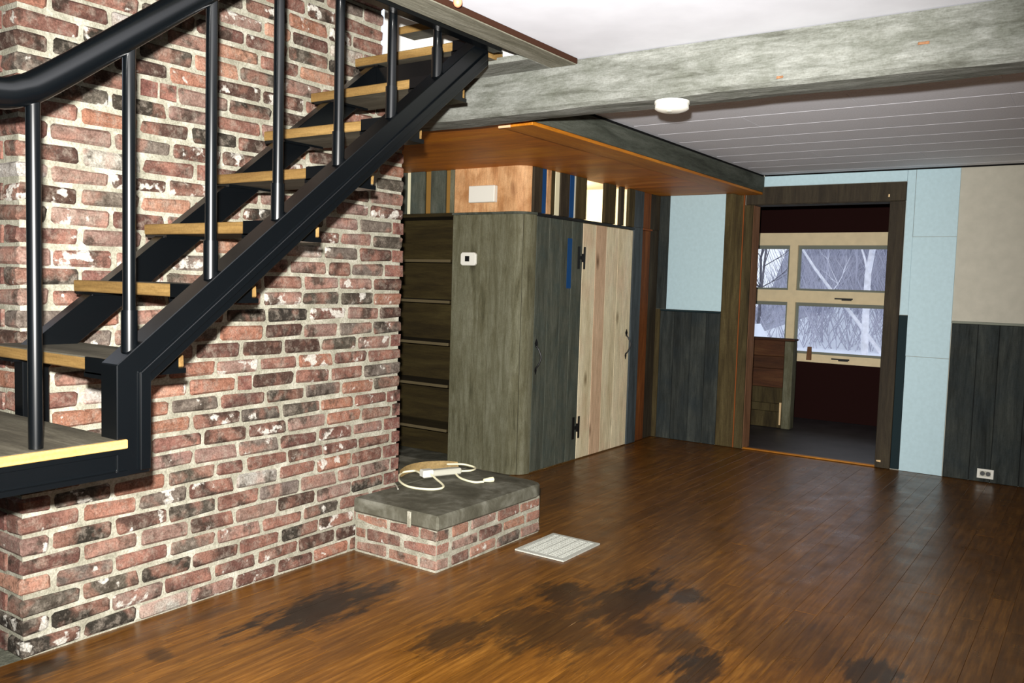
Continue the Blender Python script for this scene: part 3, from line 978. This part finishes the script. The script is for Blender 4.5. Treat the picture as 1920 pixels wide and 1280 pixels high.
stave('upper_board', [(-0.522, YC - 0.004), (-0.45, YC - 0.004), (XC - RC, YC - 0.004)] + [(q[0] + .003, q[1] - 0.004) for q in arc(6, 66, 6)], ZU0, ZU1, 0.02, MAT['tan'], cab)

th_ = thing('thermostat', (-0.745, YC, 1.43), 'white square thermostat with black screen on the cupboard', 'thermostat')
prism('case', [(-0.808, 1.398), (-0.796, 1.386), (-0.692, 1.386), (-0.680, 1.398), (-0.680, 1.462), (-0.692, 1.474), (-0.796, 1.474), (-0.808, 1.462)], 'y', YC - 0.022, YC - 0.0005, MAT['white'], th_, 0.003)
box('screen', (-0.768, -0.730), (YC - 0.0245, YC - 0.0222), (1.413, 1.449), MAT['black'], th_, 0.001)
ch = thing('door_chime', (-0.634, YC, 1.85), 'white rectangular box on the tan boards under the soffit', 'wall box')
prism('cover', [(-0.742, 1.806), (-0.528, 1.806), (-0.528, 1.917), (-0.742, 1.917)], 'y', YC - 0.036, YC + 0.0035, MAT['white'], ch, 0.004)
box('side_lid', (-0.556, -0.529), (YC - 0.039, YC - 0.0362), (1.812, 1.911), MAT['white'], ch, 0.001)

# ================================================================ bookcase in the alcove
bk = thing('bookcase', (-1.3, 3.45, 0), 'dark olive built-in bookcase with worn shelves behind the chimney', 'bookcase')
XB0, XB1 = -1.80, -0.9
box('back_panel', (XB0, XB1), (YC + 0.27, YC + 0.285), (0.0, 2.0395), MAT['shelf'], bk, 0)
box('side_panel', (XB1 - 0.018, XB1 - 0.001), (YC + 0.024, YC + 0.2695), (0.0, 1.72), MAT['shelf'], bk, 0.001)
box('side_panel', (XB0, XB0 + 0.02), (YC, YC + 0.2695), (0.0, 1.72), MAT['shelf'], bk, 0.001)
for z in (1.417, 1.132, 0.837, 0.542, 0.229):
    s = box('shelf', (XB0 + 0.0205, XB1 - 0.0185), (YC + 0.012, YC + 0.269), (z - 0.012, z + 0.008), MAT['shelf'], bk, 0.001)
    box('shelf_edge', (XB0 + 0.0205, XB1 - 0.0185), (YC + 0.004, YC + 0.0115), (z - 0.012, z + 0.008), MAT['shelf_edge'], s, 0.001)
box('top_rail', (XB0, XB1 - 0.001), (YC + 0.0, YC + 0.268), (1.7205, 1.745), MAT['shelf'], bk, 0.002)
# slatted top of the bookcase; golden pieces are gaps, coloured like the light inside
for a, b, m in ((-1.80, -1.335, 'dkdoor'), (-1.335, -1.30, 'cordcream'), (-1.296, -1.168, 'dkdoor'), (-1.160, -1.113, 'gap_glow'), (-1.108, -0.980, 'dkdoor'), (-0.975, -0.936, 'gap_glow'), (-0.934, -0.902, 'cab')):
    dy = 0.012 if m in ('gap_glow', 'cordcream') else 0.0
    box('top_slat', (a, b), (YC + 0.004 + dy, YC + 0.022 + dy), (1.7455, 2.0395), MAT[m], bk, 0.002)
tag(bk, None)

# ================================================================ two plank doors of the cupboard front
ZD1, ZD2 = 1.722, 1.718
def hinge(parent, y, z, w=0.028, h=0.16):
    boxes('hinge', [((XC + 0.0006, XC + 0.006), (y - w - 0.034, y - 0.034), (z - h / 2, z + h / 2)),
                    ((XC + 0.0006, XC + 0.006), (y - 0.008 + 0.028, y + 0.012 + 0.028), (z - h / 2, z + h / 2)),
                    ((XC + 0.0006, XC + 0.008), (y - 0.034, y + 0.020), (z - 0.012, z + 0.012)),
                    ((XC + 0.0006, XC + 0.012), (y - 0.006, y + 0.006), (z - 0.03, z + 0.03))], MAT['iron'], parent)
def handle(parent, y, z):
    pts = smooth_path([(XC + 0.004, y, z + 0.075), (XC + 0.022, y + 0.003, z + 0.05), (XC + 0.038, y + 0.010, z), (XC + 0.022, y + 0.003, z - 0.05), (XC + 0.004, y, z - 0.075)], 5)
    h = tube('handle', pts, 0.0055, MAT['iron'], parent, 8)
    for s in (1, -1):
        zc = z + s * 0.088
        prism('handle_plate', [(y, zc + 0.035), (y + 0.017, zc + 0.006), (y + 0.006, zc - 0.022), (y - 0.006, zc - 0.022), (y - 0.017, zc + 0.006)] if s > 0 else
              [(y, zc - 0.028), (y + 0.011, zc), (y + 0.005, zc + 0.02), (y - 0.005, zc + 0.02), (y - 0.011, zc)], 'x', XC + 0.0006, XC + 0.005, MAT['iron'], h, 0.0)
d1 = thing('plank_door', (XC, 3.72, 0), 'dark grey plank door with black iron handle next to the rounded corner', 'door')
y = YC + RC + 0.016
for w in (0.155, 0.16, 0.14, 0.155):
    y1 = min(y + w, 4.036)
    box('door_board', (XC - 0.024, XC - rw.uniform(0, 0.0015)), (y + 0.001, y1 - 0.001), (0.008, ZD1), MAT['dkdoor'], d1, 0.002)
    y = y1
handle(d1, YC + RC + 0.045, 0.785)
hinge(d1, 4.03, 1.47)
hinge(d1, 4.03, 0.24)
d2 = thing('plank_door', (XC, 4.42, 0), 'pale cream pine plank door with black iron handle', 'door')
y = 4.040
for bi, w in enumerate((0.19, 0.16, 0.19, 0.24)):
    y1 = min(y + w, 4.820)
    box('door_board', (XC - 0.024, XC - rw.uniform(0, 0.0012)), (y + 0.0008, y1 - 0.0008), (0.008, ZD2), MAT['ltdoor_pink'] if bi == 1 else MAT['ltdoor'], d2, 0.0015)
    y = y1
handle(d2, 4.765, 0.815)
tp = box('tape_strip', (XC + 0.0002, XC + 0.0018), (3.825, 3.884), (1.25, 1.60), MAT['tape'], None, 0)
tag(tp, 'long strip of blue tape stuck on the dark plank door', 'tape')

# front frame above and beside the doors
tz = thing('transom', (XC, 4.3, 1.73), 'row of upright slats and gaps above the two plank doors', 'transom')
box('rail', (XC - 0.04, XC + 0.006), (YC + RC + 0.005, 4.835), (1.7225, 1.742), MAT['iron'], tz, 0.002)
SL_ = [(3.382, 3.480, 'casing', 0), (3.486, 3.538, 'tape', -0.006), (3.542, 3.592, 'tan', -0.002), (3.596, 3.644, 'olive', -0.004), (3.650, 3.706, 'cordcream', -0.006), (3.712, 3.832, 'casing', 0),
       (3.838, 3.900, 'tape', -0.004), (3.904, 3.918, 'stripgrey', -0.002), (3.922, 4.068, 'olive', 0), (4.344, 4.512, 'olive', 0), (4.590, 4.652, 'casing', 0), (4.732, 4.835, 'olive', 0)]
for a, b, m, dx in SL_:
    box('slat', (XC - 0.024 + dx, XC + dx), (a, b), (1.7455, 2.0395), MAT[m], tz, 0.002)
rp = thing('post_panel', (XC, 5.05, 0), 'blue-grey and rust brown boards between pale door and far wall', 'panel')
box('post', (XC - 0.05, XC + 0.002), (4.836, 4.99), (0.003, 1.748), MAT['bluegrey'], rp, 0.003)
box('rust_board', (XC - 0.04, XC - 0.012), (4.992, 5.16), (0.003, 1.735), MAT['rust'], rp, 0.003)
box('dark_board', (XC - 0.045, XC - 0.020), (5.162, 5.337), (0.003, 1.748), MAT['casing'], rp, 0.003)
box('shelf_lip', (XC - 0.04, XC + 0.004), (4.992, 5.161), (1.7355, 1.748), MAT['orange_edge'], rp, 0.002)
box('upper_board', (XC - 0.04, XC - 0.002), (4.837, 5.0), (1.7485, 2.0395), MAT['bluegrey'], rp, 0.003)
box('upper_board', (XC - 0.04, XC - 0.012), (5.002, 5.15), (1.7485, 2.0395), MAT['rust'], rp, 0.003)
box('upper_board', (XC - 0.04, XC - 0.016), (5.152, 5.337), (1.7485, 2.0395), MAT['casing'], rp, 0.003)

# closet behind the doors, lit by its own lamp
cl = boxes('wall_closet', [((-1.9, -1.86), (3.6, YF), (0, 2.17)), ((-1.9, -0.36), (YF, YF + 0.06), (0, 2.17)), ((-1.86, -0.9), (3.6, 3.64), (0, 2.16)), ((-1.86, -0.346), (3.6, YF), (2.12, 2.17))], MAT['wallpaint'])
tag(cl, 'pale closet walls glimpsed through the slats above the doors', 'wall', kind='structure')
lb = thing('closet_lamp', (-1.0, 4.75, 2.03), 'lit warm bulb inside the closet above the pale door', 'lamp')
disc('lamp_base', (-1.0, 4.75, 2.1195), [(0.05, -0.0005), (0.05, -0.02), (0.03, -0.035)], MAT['white'], lb, 20)
bm = bmesh.new(); bmesh.ops.create_uvsphere(bm, u_segments=16, v_segments=10, radius=0.035)
link('bulb', bm_mesh(bm, 'bulb', True), MAT['bulb'], lb, (-1.0, 4.75, 2.050))
pl = bpy.data.lights.new('closet_bulb_light', 'POINT'); pl.energy = 38; pl.color = (1.0, 0.80, 0.48); pl.shadow_soft_size = 0.04
po = bpy.data.objects.new('closet_bulb_light', pl); COL.objects.link(po); po.location = (-1.0, 4.75, 1.98)

# ================================================================ small things on hearth and floor
ps = thing('power_strip', (0.05, 2.06, ZT), 'white plug block with cream cord looped on the slate hearth', 'power cord')
zz = ZT + 0.0055
bm = bmesh.new()
ang = math.atan2(0.20, 0.09)
add_box(bm, (-0.085, 0.085), (-0.024, 0.024), (0, 0.032), 0, 0.006)
bmesh.ops.rotate(bm, verts=bm.verts, cent=(0, 0, 0), matrix=Matrix.Rotation(ang, 3, 'Z'))
link('socket_block', bm_mesh(bm, 'socket_block'), MAT['stripgrey'], ps, (0.062, 2.095, ZT + 0.014))
bm = bmesh.new()
add_box(bm, (-0.03, 0.03), (-0.026, 0.026), (0, 0.038), 0, 0.005)
bmesh.ops.rotate(bm, verts=bm.verts, cent=(0, 0, 0), matrix=Matrix.Rotation(ang, 3, 'Z'))
link('plug', bm_mesh(bm, 'plug'), MAT['white'], ps, (0.02, 1.995, ZT + 0.013))
tube('cord', smooth_path([(0.02, 1.97, zz + 0.02), (-0.04, 2.0, zz + 0.022), (-0.09, 2.02, zz + 0.018), (-0.12, 1.96, zz + 0.012), (-0.05, 1.86, zz + 0.006), (0.07, 1.80, zz), (0.19, 1.83, zz), (0.21, 1.90, zz + 0.004), (0.10, 1.97, zz + 0.016), (0.03, 2.0, zz + 0.03)], 6), 0.0055, MAT['cordcream'], ps, 8)
tube('cord', smooth_path([(0.10, 2.17, zz + 0.02), (0.14, 2.22, zz + 0.022), (0.10, 2.30, zz + 0.018), (0.02, 2.30, zz + 0.024), (-0.03, 2.22, zz + 0.03)], 6), 0.005, MAT['cordcream'], ps, 8)
tube('cord', smooth_path([(0.08, 2.15, zz + 0.012), (0.16, 2.10, zz + 0.004), (0.25, 2.09, zz), (0.285, 2.13, zz)], 6), 0.0055, MAT['cordcream'], ps, 8)
bm = bmesh.new()
add_tube(bm, [(0, 0, 0), (0.015, 0.03, 0), (0.022, 0.05, 0)], [0.008, 0.013, 0.013], 8)
link('plug_end', bm_mesh(bm, 'plug_end'), MAT['cordcream'], ps, (0.285, 2.13, zz + 0.007))
# thin wire dangling over to the slab edge
tube('wire', smooth_path([(-0.12, 1.95, zz + 0.01), (-0.06, 1.84, zz), (0.02, 1.77, zz - 0.001), (0.06, 1.735, zz - 0.002)], 6), 0.0035, MAT['stripgrey'], ps, 6)
# curled tan strip standing on edge beneath it
bm = bmesh.new()
path = smooth_path([(-0.10, 1.93, 0), (-0.13, 2.03, 0), (-0.11, 2.14, 0), (-0.06, 2.24, 0), (-0.01, 2.30, 0)], 5)
A, B = [], []
for i, p in enumerate(path):
    lift = 0.012 * math.sin(math.pi * i / (len(path) - 1))
    A.append(bm.verts.new((p.x, p.y, 0.001))); B.append(bm.verts.new((p.x - 0.012, p.y + 0.004, 0.034 + lift)))
for i in range(len(path) - 1):
    bm.faces.new((A[i], A[i + 1], B[i + 1], B[i]))
bmesh.ops.solidify(bm, geom=bm.faces[:], thickness=0.003)
o = link('curled_strip', bm_mesh(bm, 'curled_strip'), MAT['tanstrip'], None, (0, 0, ZT + 0.002))
tag(o, 'curled flat tan strip lying behind the plug block on the hearth', 'strip')

# floor register
fv = thing('floor_register', (0.713, 2.17, 0), 'square white metal heating register set in the wooden floor', 'floor register')
vx0, vx1, vy0, vy1 = 0.577, 0.850, 2.0, 2.346
boxes('rim', [((vx0, vx1), (vy0, vy0 + 0.024), (0.0005, 0.007)), ((vx0, vx1), (vy1 - 0.024, vy1), (0.0005, 0.007)), ((vx0, vx0 + 0.022), (vy0 + 0.024, vy1 - 0.024), (0.0005, 0.007)), ((vx1 - 0.022, vx1), (vy0 + 0.024, vy1 - 0.024), (0.0005, 0.007))], MAT['metalvent'], fv)
box('pan', (vx0 + 0.022, vx1 - 0.022), (vy0 + 0.024, vy1 - 0.024), (0.0005, 0.0016), MAT['gap'], fv, 0)
n = 20
for i in range(n):
    a = vy0 + 0.026 + (vy1 - vy0 - 0.052) * i / n
    box('louvre', (vx0 + 0.023, vx1 - 0.023), (a, a + 0.0088), (0.0018, 0.0062), MAT['metalvent'], fv, 0.001)
for f in (0.2, 0.4, 0.6, 0.8):
    xx = vx0 + (vx1 - vx0) * f
    box('cross_bar', (xx - 0.003, xx + 0.003), (vy0 + 0.025, vy1 - 0.025), (0.0064, 0.0074), MAT['metalvent'], fv, 0)

# ================================================================ window room beyond the doorway
YW = 7.42
o = boxes('floor_window_room', [((-2.6, 3.2), (YF + 0.0, YW + 0.12), (-0.06, -0.004))], MAT['floor2'])
tag(o, 'dark slate-coloured floor of the room beyond the doorway', 'floor', kind='structure')
o = boxes('ceiling_window_room', [((-2.6, 3.2), (YF + WT, YW + 0.1), (2.3, 2.36))], MAT['darkwall'])
tag(o, 'dark ceiling of the room beyond the doorway', 'ceiling', kind='structure')
WX0, WX1, WZ0, WZ1 = -1.35, 2.35, 0.575, 1.86
ww = boxes('wall_window', [((-2.6, WX0), (YW, YW + 0.12), (0, 2.3)), ((WX1, 3.2), (YW, YW + 0.12), (0, 2.3)), ((WX0, WX1), (YW, YW + 0.12), (0, WZ0)), ((WX0, WX1), (YW, YW + 0.12), (WZ1, 2.3))], MAT['darkwall'])
tag(ww, 'very dark wall around the cream window beyond the doorway', 'wall', kind='structure')
o = boxes('wall_window_room', [((-2.66, -2.6), (YF + WT, YW), (0, 2.3)), ((3.2, 3.26), (YF + WT, YW), (0, 2.3)), ((-2.6, -0.37), (YF + 0.062, YF + WT), (0, 2.3))], MAT['darkwall'])
tag(o, 'dark side walls of the window room', 'wall', kind='structure')
wn = boxes('window_1', [((WX0, WX1), (YW - 0.02, YW + 0.06), (1.735, WZ1)), ((WX0, WX1), (YW - 0.02, YW + 0.06), (1.165, 1.285)), ((WX0, WX1), (YW - 0.03, YW + 0.06), (WZ0, 0.655)),
                        ((WX0, WX1), (YW - 0.034, YW - 0.02), (WZ0, 0.600)), ((WX0, WX1), (YW - 0.030, YW - 0.02), (1.165, 1.180)),
                        ((0.165, 0.245), (YW - 0.02, YW + 0.06), (0.655, 1.165)), ((0.165, 0.245), (YW - 0.02, YW + 0.06), (1.285, 1.735)),
                        ((1.33, 1.41), (YW - 0.02, YW + 0.06), (0.655, 1.165)), ((1.33, 1.41), (YW - 0.02, YW + 0.06), (1.285, 1.735)),
                        ((-1.0, -0.92), (YW - 0.02, YW + 0.06), (0.655, 1.165)), ((-1.0, -0.92), (YW - 0.02, YW + 0.06), (1.285, 1.735)),
                        ((WX0, WX0 + 0.06), (YW - 0.02, YW + 0.06), (0.655, 1.735)), ((WX1 - 0.06, WX1), (YW - 0.02, YW + 0.06), (0.655, 1.735))], MAT['winframe'])
tag(wn, 'wide cream-framed window of four panes beyond the doorway', 'window', kind='structure')
for (a, b) in ((-0.92, 0.165), (0.245, 1.33), (1.41, WX1 - 0.06)):
    for (c, d) in ((0.655, 1.165), (1.285, 1.735)):
        sa_ = boxes('sash', [((a, a + 0.022), (YW + 0.012, YW + 0.045), (c, d)), ((b - 0.022, b), (YW + 0.012, YW + 0.045), (c, d)), ((a + 0.022, b - 0.022), (YW + 0.012, YW + 0.045), (c, c + 0.02)), ((a + 0.022, b - 0.022), (YW + 0.012, YW + 0.045), (d - 0.035, d))], MAT['rail'], wn)
        box('pane', (a + 0.022, b - 0.022), (YW + 0.026, YW + 0.030), (c + 0.02, d - 0.035), MAT['glass'], sa_, 0)
for zc in (1.215, 0.622):
    boxes('crank', [((0.63, 0.80), (YW - 0.042, YW - 0.034), (zc - 0.008, zc + 0.006)), ((0.70, 0.79), (YW - 0.055, YW - 0.034), (zc - 0.017, zc - 0.004))], MAT['iron'], wn, 0.001)
st = prism('wooden_stick', [(0.392, WZ0 + 0.02), (0.440, WZ0 + 0.02), (0.437, 0.728), (0.400, 0.728)], 'y', YW - 0.062, YW - 0.036, MAT['jamb'], None, 0.003)
tag(st, 'short brown wooden stick upright at the window sill', 'stick')

hw = thing('half_wall', (0.0, 6.65, 0), 'low rusty plank partition with grey end post beyond the doorway', 'partition')
zs = [0.0, 0.15, 0.226, 0.376, 0.551, 0.666, 0.815]
for i in range(len(zs) - 1):
    box('partition_board', (-1.6, 0.405), (6.60, 6.625), (zs[i] + 0.001, zs[i + 1] - 0.001), MAT['halfplank'] if i > 2 else MAT['olive'], hw, 0.003)
box('core', (-1.6, 0.46), (6.626, 6.70), (0, 0.812), MAT['darkwall'], hw, 0)
box('end_post', (0.412, 0.492), (6.585, 6.70), (0, 0.812), MAT['cab'], hw, 0.003)
box('top_cap', (-1.6, 0.500), (6.58, 6.71), (0.8155, 0.835), MAT['halfplank'], hw, 0.003)
box('pale_strip', (0.388, 0.404), (6.592, 6.5995), (0.03, 0.24), MAT['chip'], hw, 0.001, 0.002)

# ================================================================ room shell out of the frame
rwall = boxes('wall_right', [((XR, XR + 0.1), (YN, YF), (0, 2.174))], MAT['wallpaint'])
tag(rwall, 'off-white right wall', 'wall', kind='structure')
nwall = boxes('wall_near', [((-1.9, 1.7), (YN - 0.1, YN), (0, 2.174)), ((3.3, XR + 0.1), (YN - 0.1, YN), (0, 2.174)), ((1.7, 3.3), (YN - 0.1, YN), (0, 0.6)), ((1.7, 3.3), (YN - 0.1, YN), (1.9, 2.174))], MAT['wallpaint'])
tag(nwall, 'off-white wall with a wide opening added for daylight behind the camera', 'wall', kind='structure')
o = boxes('added_window', [((1.7, 3.3), (YN - 0.08, YN - 0.02), (0.6, 0.67)), ((1.7, 3.3), (YN - 0.08, YN - 0.02), (1.83, 1.9)), ((1.7, 1.77), (YN - 0.08, YN - 0.02), (0.67, 1.83)), ((3.23, 3.3), (YN - 0.08, YN - 0.02), (0.67, 1.83)), ((2.46, 2.54), (YN - 0.08, YN - 0.02), (0.67, 1.83))], MAT['winframe'])  # unseen opening, put in and sized to let sky light into the room
tag(o, 'unseen cream framed opening added behind the camera for daylight', 'window', kind='structure')
o = boxes('wall_entry', [((-2.0, -1.9), (YN, YF + 0.1), (0, 2.174)), ((-1.9, -0.9), (0.3, 0.36), (0, 2.174))], MAT['wallpaint'])
tag(o, 'off-white wall left of the chimney', 'wall', kind='structure')

# ================================================================ winter woods outside
bm = bmesh.new()
def ground_z(x, y):
    t0 = max(0.0, min(1.0, (y - 9) / 6))
    h = -0.5 + 0.62 * t0 * t0 * (3 - 2 * t0)
    if y > 16.5:
        t = min(1.0, (y - 16.5) / 14)
        side = 1 / (1 + math.exp(-(x + 2.0 + (y - 15) * 0.3017) * 4))
        h += t * (0.2 + 6.5 * side)
    return h + 0.10 * mnoise.noise(Vector((x * 0.6, y * 0.6, 0)))
gx = [-26 + i * 1.0 for i in range(53)]
gy = [YW + 0.13 + i * 0.9 for i in range(40)]
G = [[bm.verts.new((x, y, ground_z(x, y))) for y in gy] for x in gx]
for i in range(len(gx) - 1):
    for j in range(len(gy) - 1):
        f = bm.faces.new((G[i][j], G[i + 1][j], G[i + 1][j + 1], G[i][j + 1]))
        f.smooth = True
        if gy[j] > 17.5: f.material_index = 1
o = link('ground', bm_mesh(bm, 'ground', True), [MAT['snow'], MAT['hill']])
tag(o, 'snowy ground rising to a brushy grey hillside outside', 'ground', kind='structure')

rtree = random.Random(77)
def bare_tree(x, y, h, r, mat, label, lean=(0, 0), branches=9, cat='tree'):
    z0 = ground_z(x, y) - 0.1
    bm = bmesh.new()
    pts, rad = [], []
    for i in range(9):
        t = i / 8
        pts.append(Vector((lean[0] * h * t + rtree.uniform(-1, 1) * 0.012 * h * (t > 0), lean[1] * h * t, h * t)))
        rad.append(r * (1 - 0.75 * t))
    add_tube(bm, pts, rad, 7)
    def branch(p, d, ln, rr, lvl):
        q = [p]
        dd = d.copy()
        for i in range(4):
            dd = (dd + Vector((rtree.uniform(-1, 1), rtree.uniform(-1, 1), rtree.uniform(-0.3, 0.9))) * 0.22).normalized()
            q.append(q[-1] + dd * ln / 4)
        add_tube(bm, q, [rr * (1 - 0.2 * i) for i in range(5)], 4, False)
        if lvl > 0:
            for k in range(3):
                s = q[rtree.randint(1, 4)]
                branch(s, (dd + Vector((rtree.uniform(-1, 1), rtree.uniform(-1, 1), rtree.uniform(-0.4, 1)))).normalized(), ln * 0.55, rr * 0.5, lvl - 1)
    for k in range(branches):
        i = rtree.randint(2, 7)
        a = rtree.uniform(0, 2 * math.pi)
        branch(pts[i], Vector((math.cos(a), math.sin(a), 0.7)).normalized(), h * rtree.uniform(0.18, 0.34), rad[i] * 0.45, 2)
    o = link('bare_tree', bm_mesh(bm, 'bare_tree'), mat, None, (x, y, z0))
    tag(o, label, cat, 'bare winter trees outside the window')
bare_tree(-0.72, 15.0, 6.5, 0.070, MAT['birch'], 'thick upright white birch at the right of the upper right pane', (0.012, 0), 4)
bare_tree(-0.60, 16.2, 3.4, 0.045, MAT['birch'], 'leaning white birch crossing the upper right pane diagonally', (-0.80, 0), 2)
bare_tree(-2.75, 15.0, 4.6, 0.030, MAT['bark'], 'thin dark bare tree in the upper left pane nearer the mullion', (0.05, 0), 7)
bare_tree(-3.45, 17.0, 5.2, 0.035, MAT['bark'], 'thin dark bare tree at the far left of the upper left pane', (0.05, 0), 8)
bare_tree(-1.95, 16.8, 4.6, 0.022, MAT['twig'], 'slim pale tree behind the right panes near the mullion', (0.03, 0), 6)
bare_tree(-1.55, 18.0, 5.0, 0.022, MAT['twig'], 'slim pale tree in the middle of the right panes', (-0.04, 0), 6)
bare_tree(0.3, 17.0, 6.0, 0.05, MAT['bark'], 'grey bare tree outside right of the white birches', (0.03, 0), 8)
# brush thicket on the slope
bm = bmesh.new()
for i in range(3600):
    y = rtree.uniform(16.2, 27)
    cx = -1.5 - (y - 15) * 0.34
    x = cx + rtree.uniform(-2.6, 3.6)
    side = 1 / (1 + math.exp(-(x + 2.0 + (y - 15) * 0.3017) * 4))
    if rtree.random() > 0.12 + side: continue
    z = ground_z(x, y)
    a = rtree.uniform(0, 2 * math.pi)
    ln = rtree.uniform(0.7, 2.0)
    d = Vector((math.cos(a) * 0.5, math.sin(a) * 0.5, 1)).normalized()
    p = Vector((x, y, z - 0.05))
    add_tube(bm, [p, p + d * ln * 0.5 + Vector((rtree.uniform(-.1, .1), 0, 0)), p + d * ln], [0.010, 0.007, 0.003], 3, False)
o = link('brush_thicket', bm_mesh(bm, 'brush_thicket'), MAT['twig'])
tag(o, 'grey leafless brush covering the slope outside the window', 'brush', kind='stuff')
# snow-covered peaked roof outside the lower left pane
sh = thing('snowy_shed', (-2.62, 14.0, -0.2), 'small peaked snow-covered shed seen through the lower left pane', 'shed')
prism('roof', [(-2.46, 0.38), (-2.28, 0.68), (-2.10, 0.38)], 'y', 13.2, 13.9, MAT['snow'], sh, 0.01)
box('walls', (-2.42, -2.14), (13.3, 13.85), (-0.5, 0.3795), MAT['bark'], sh, 0)
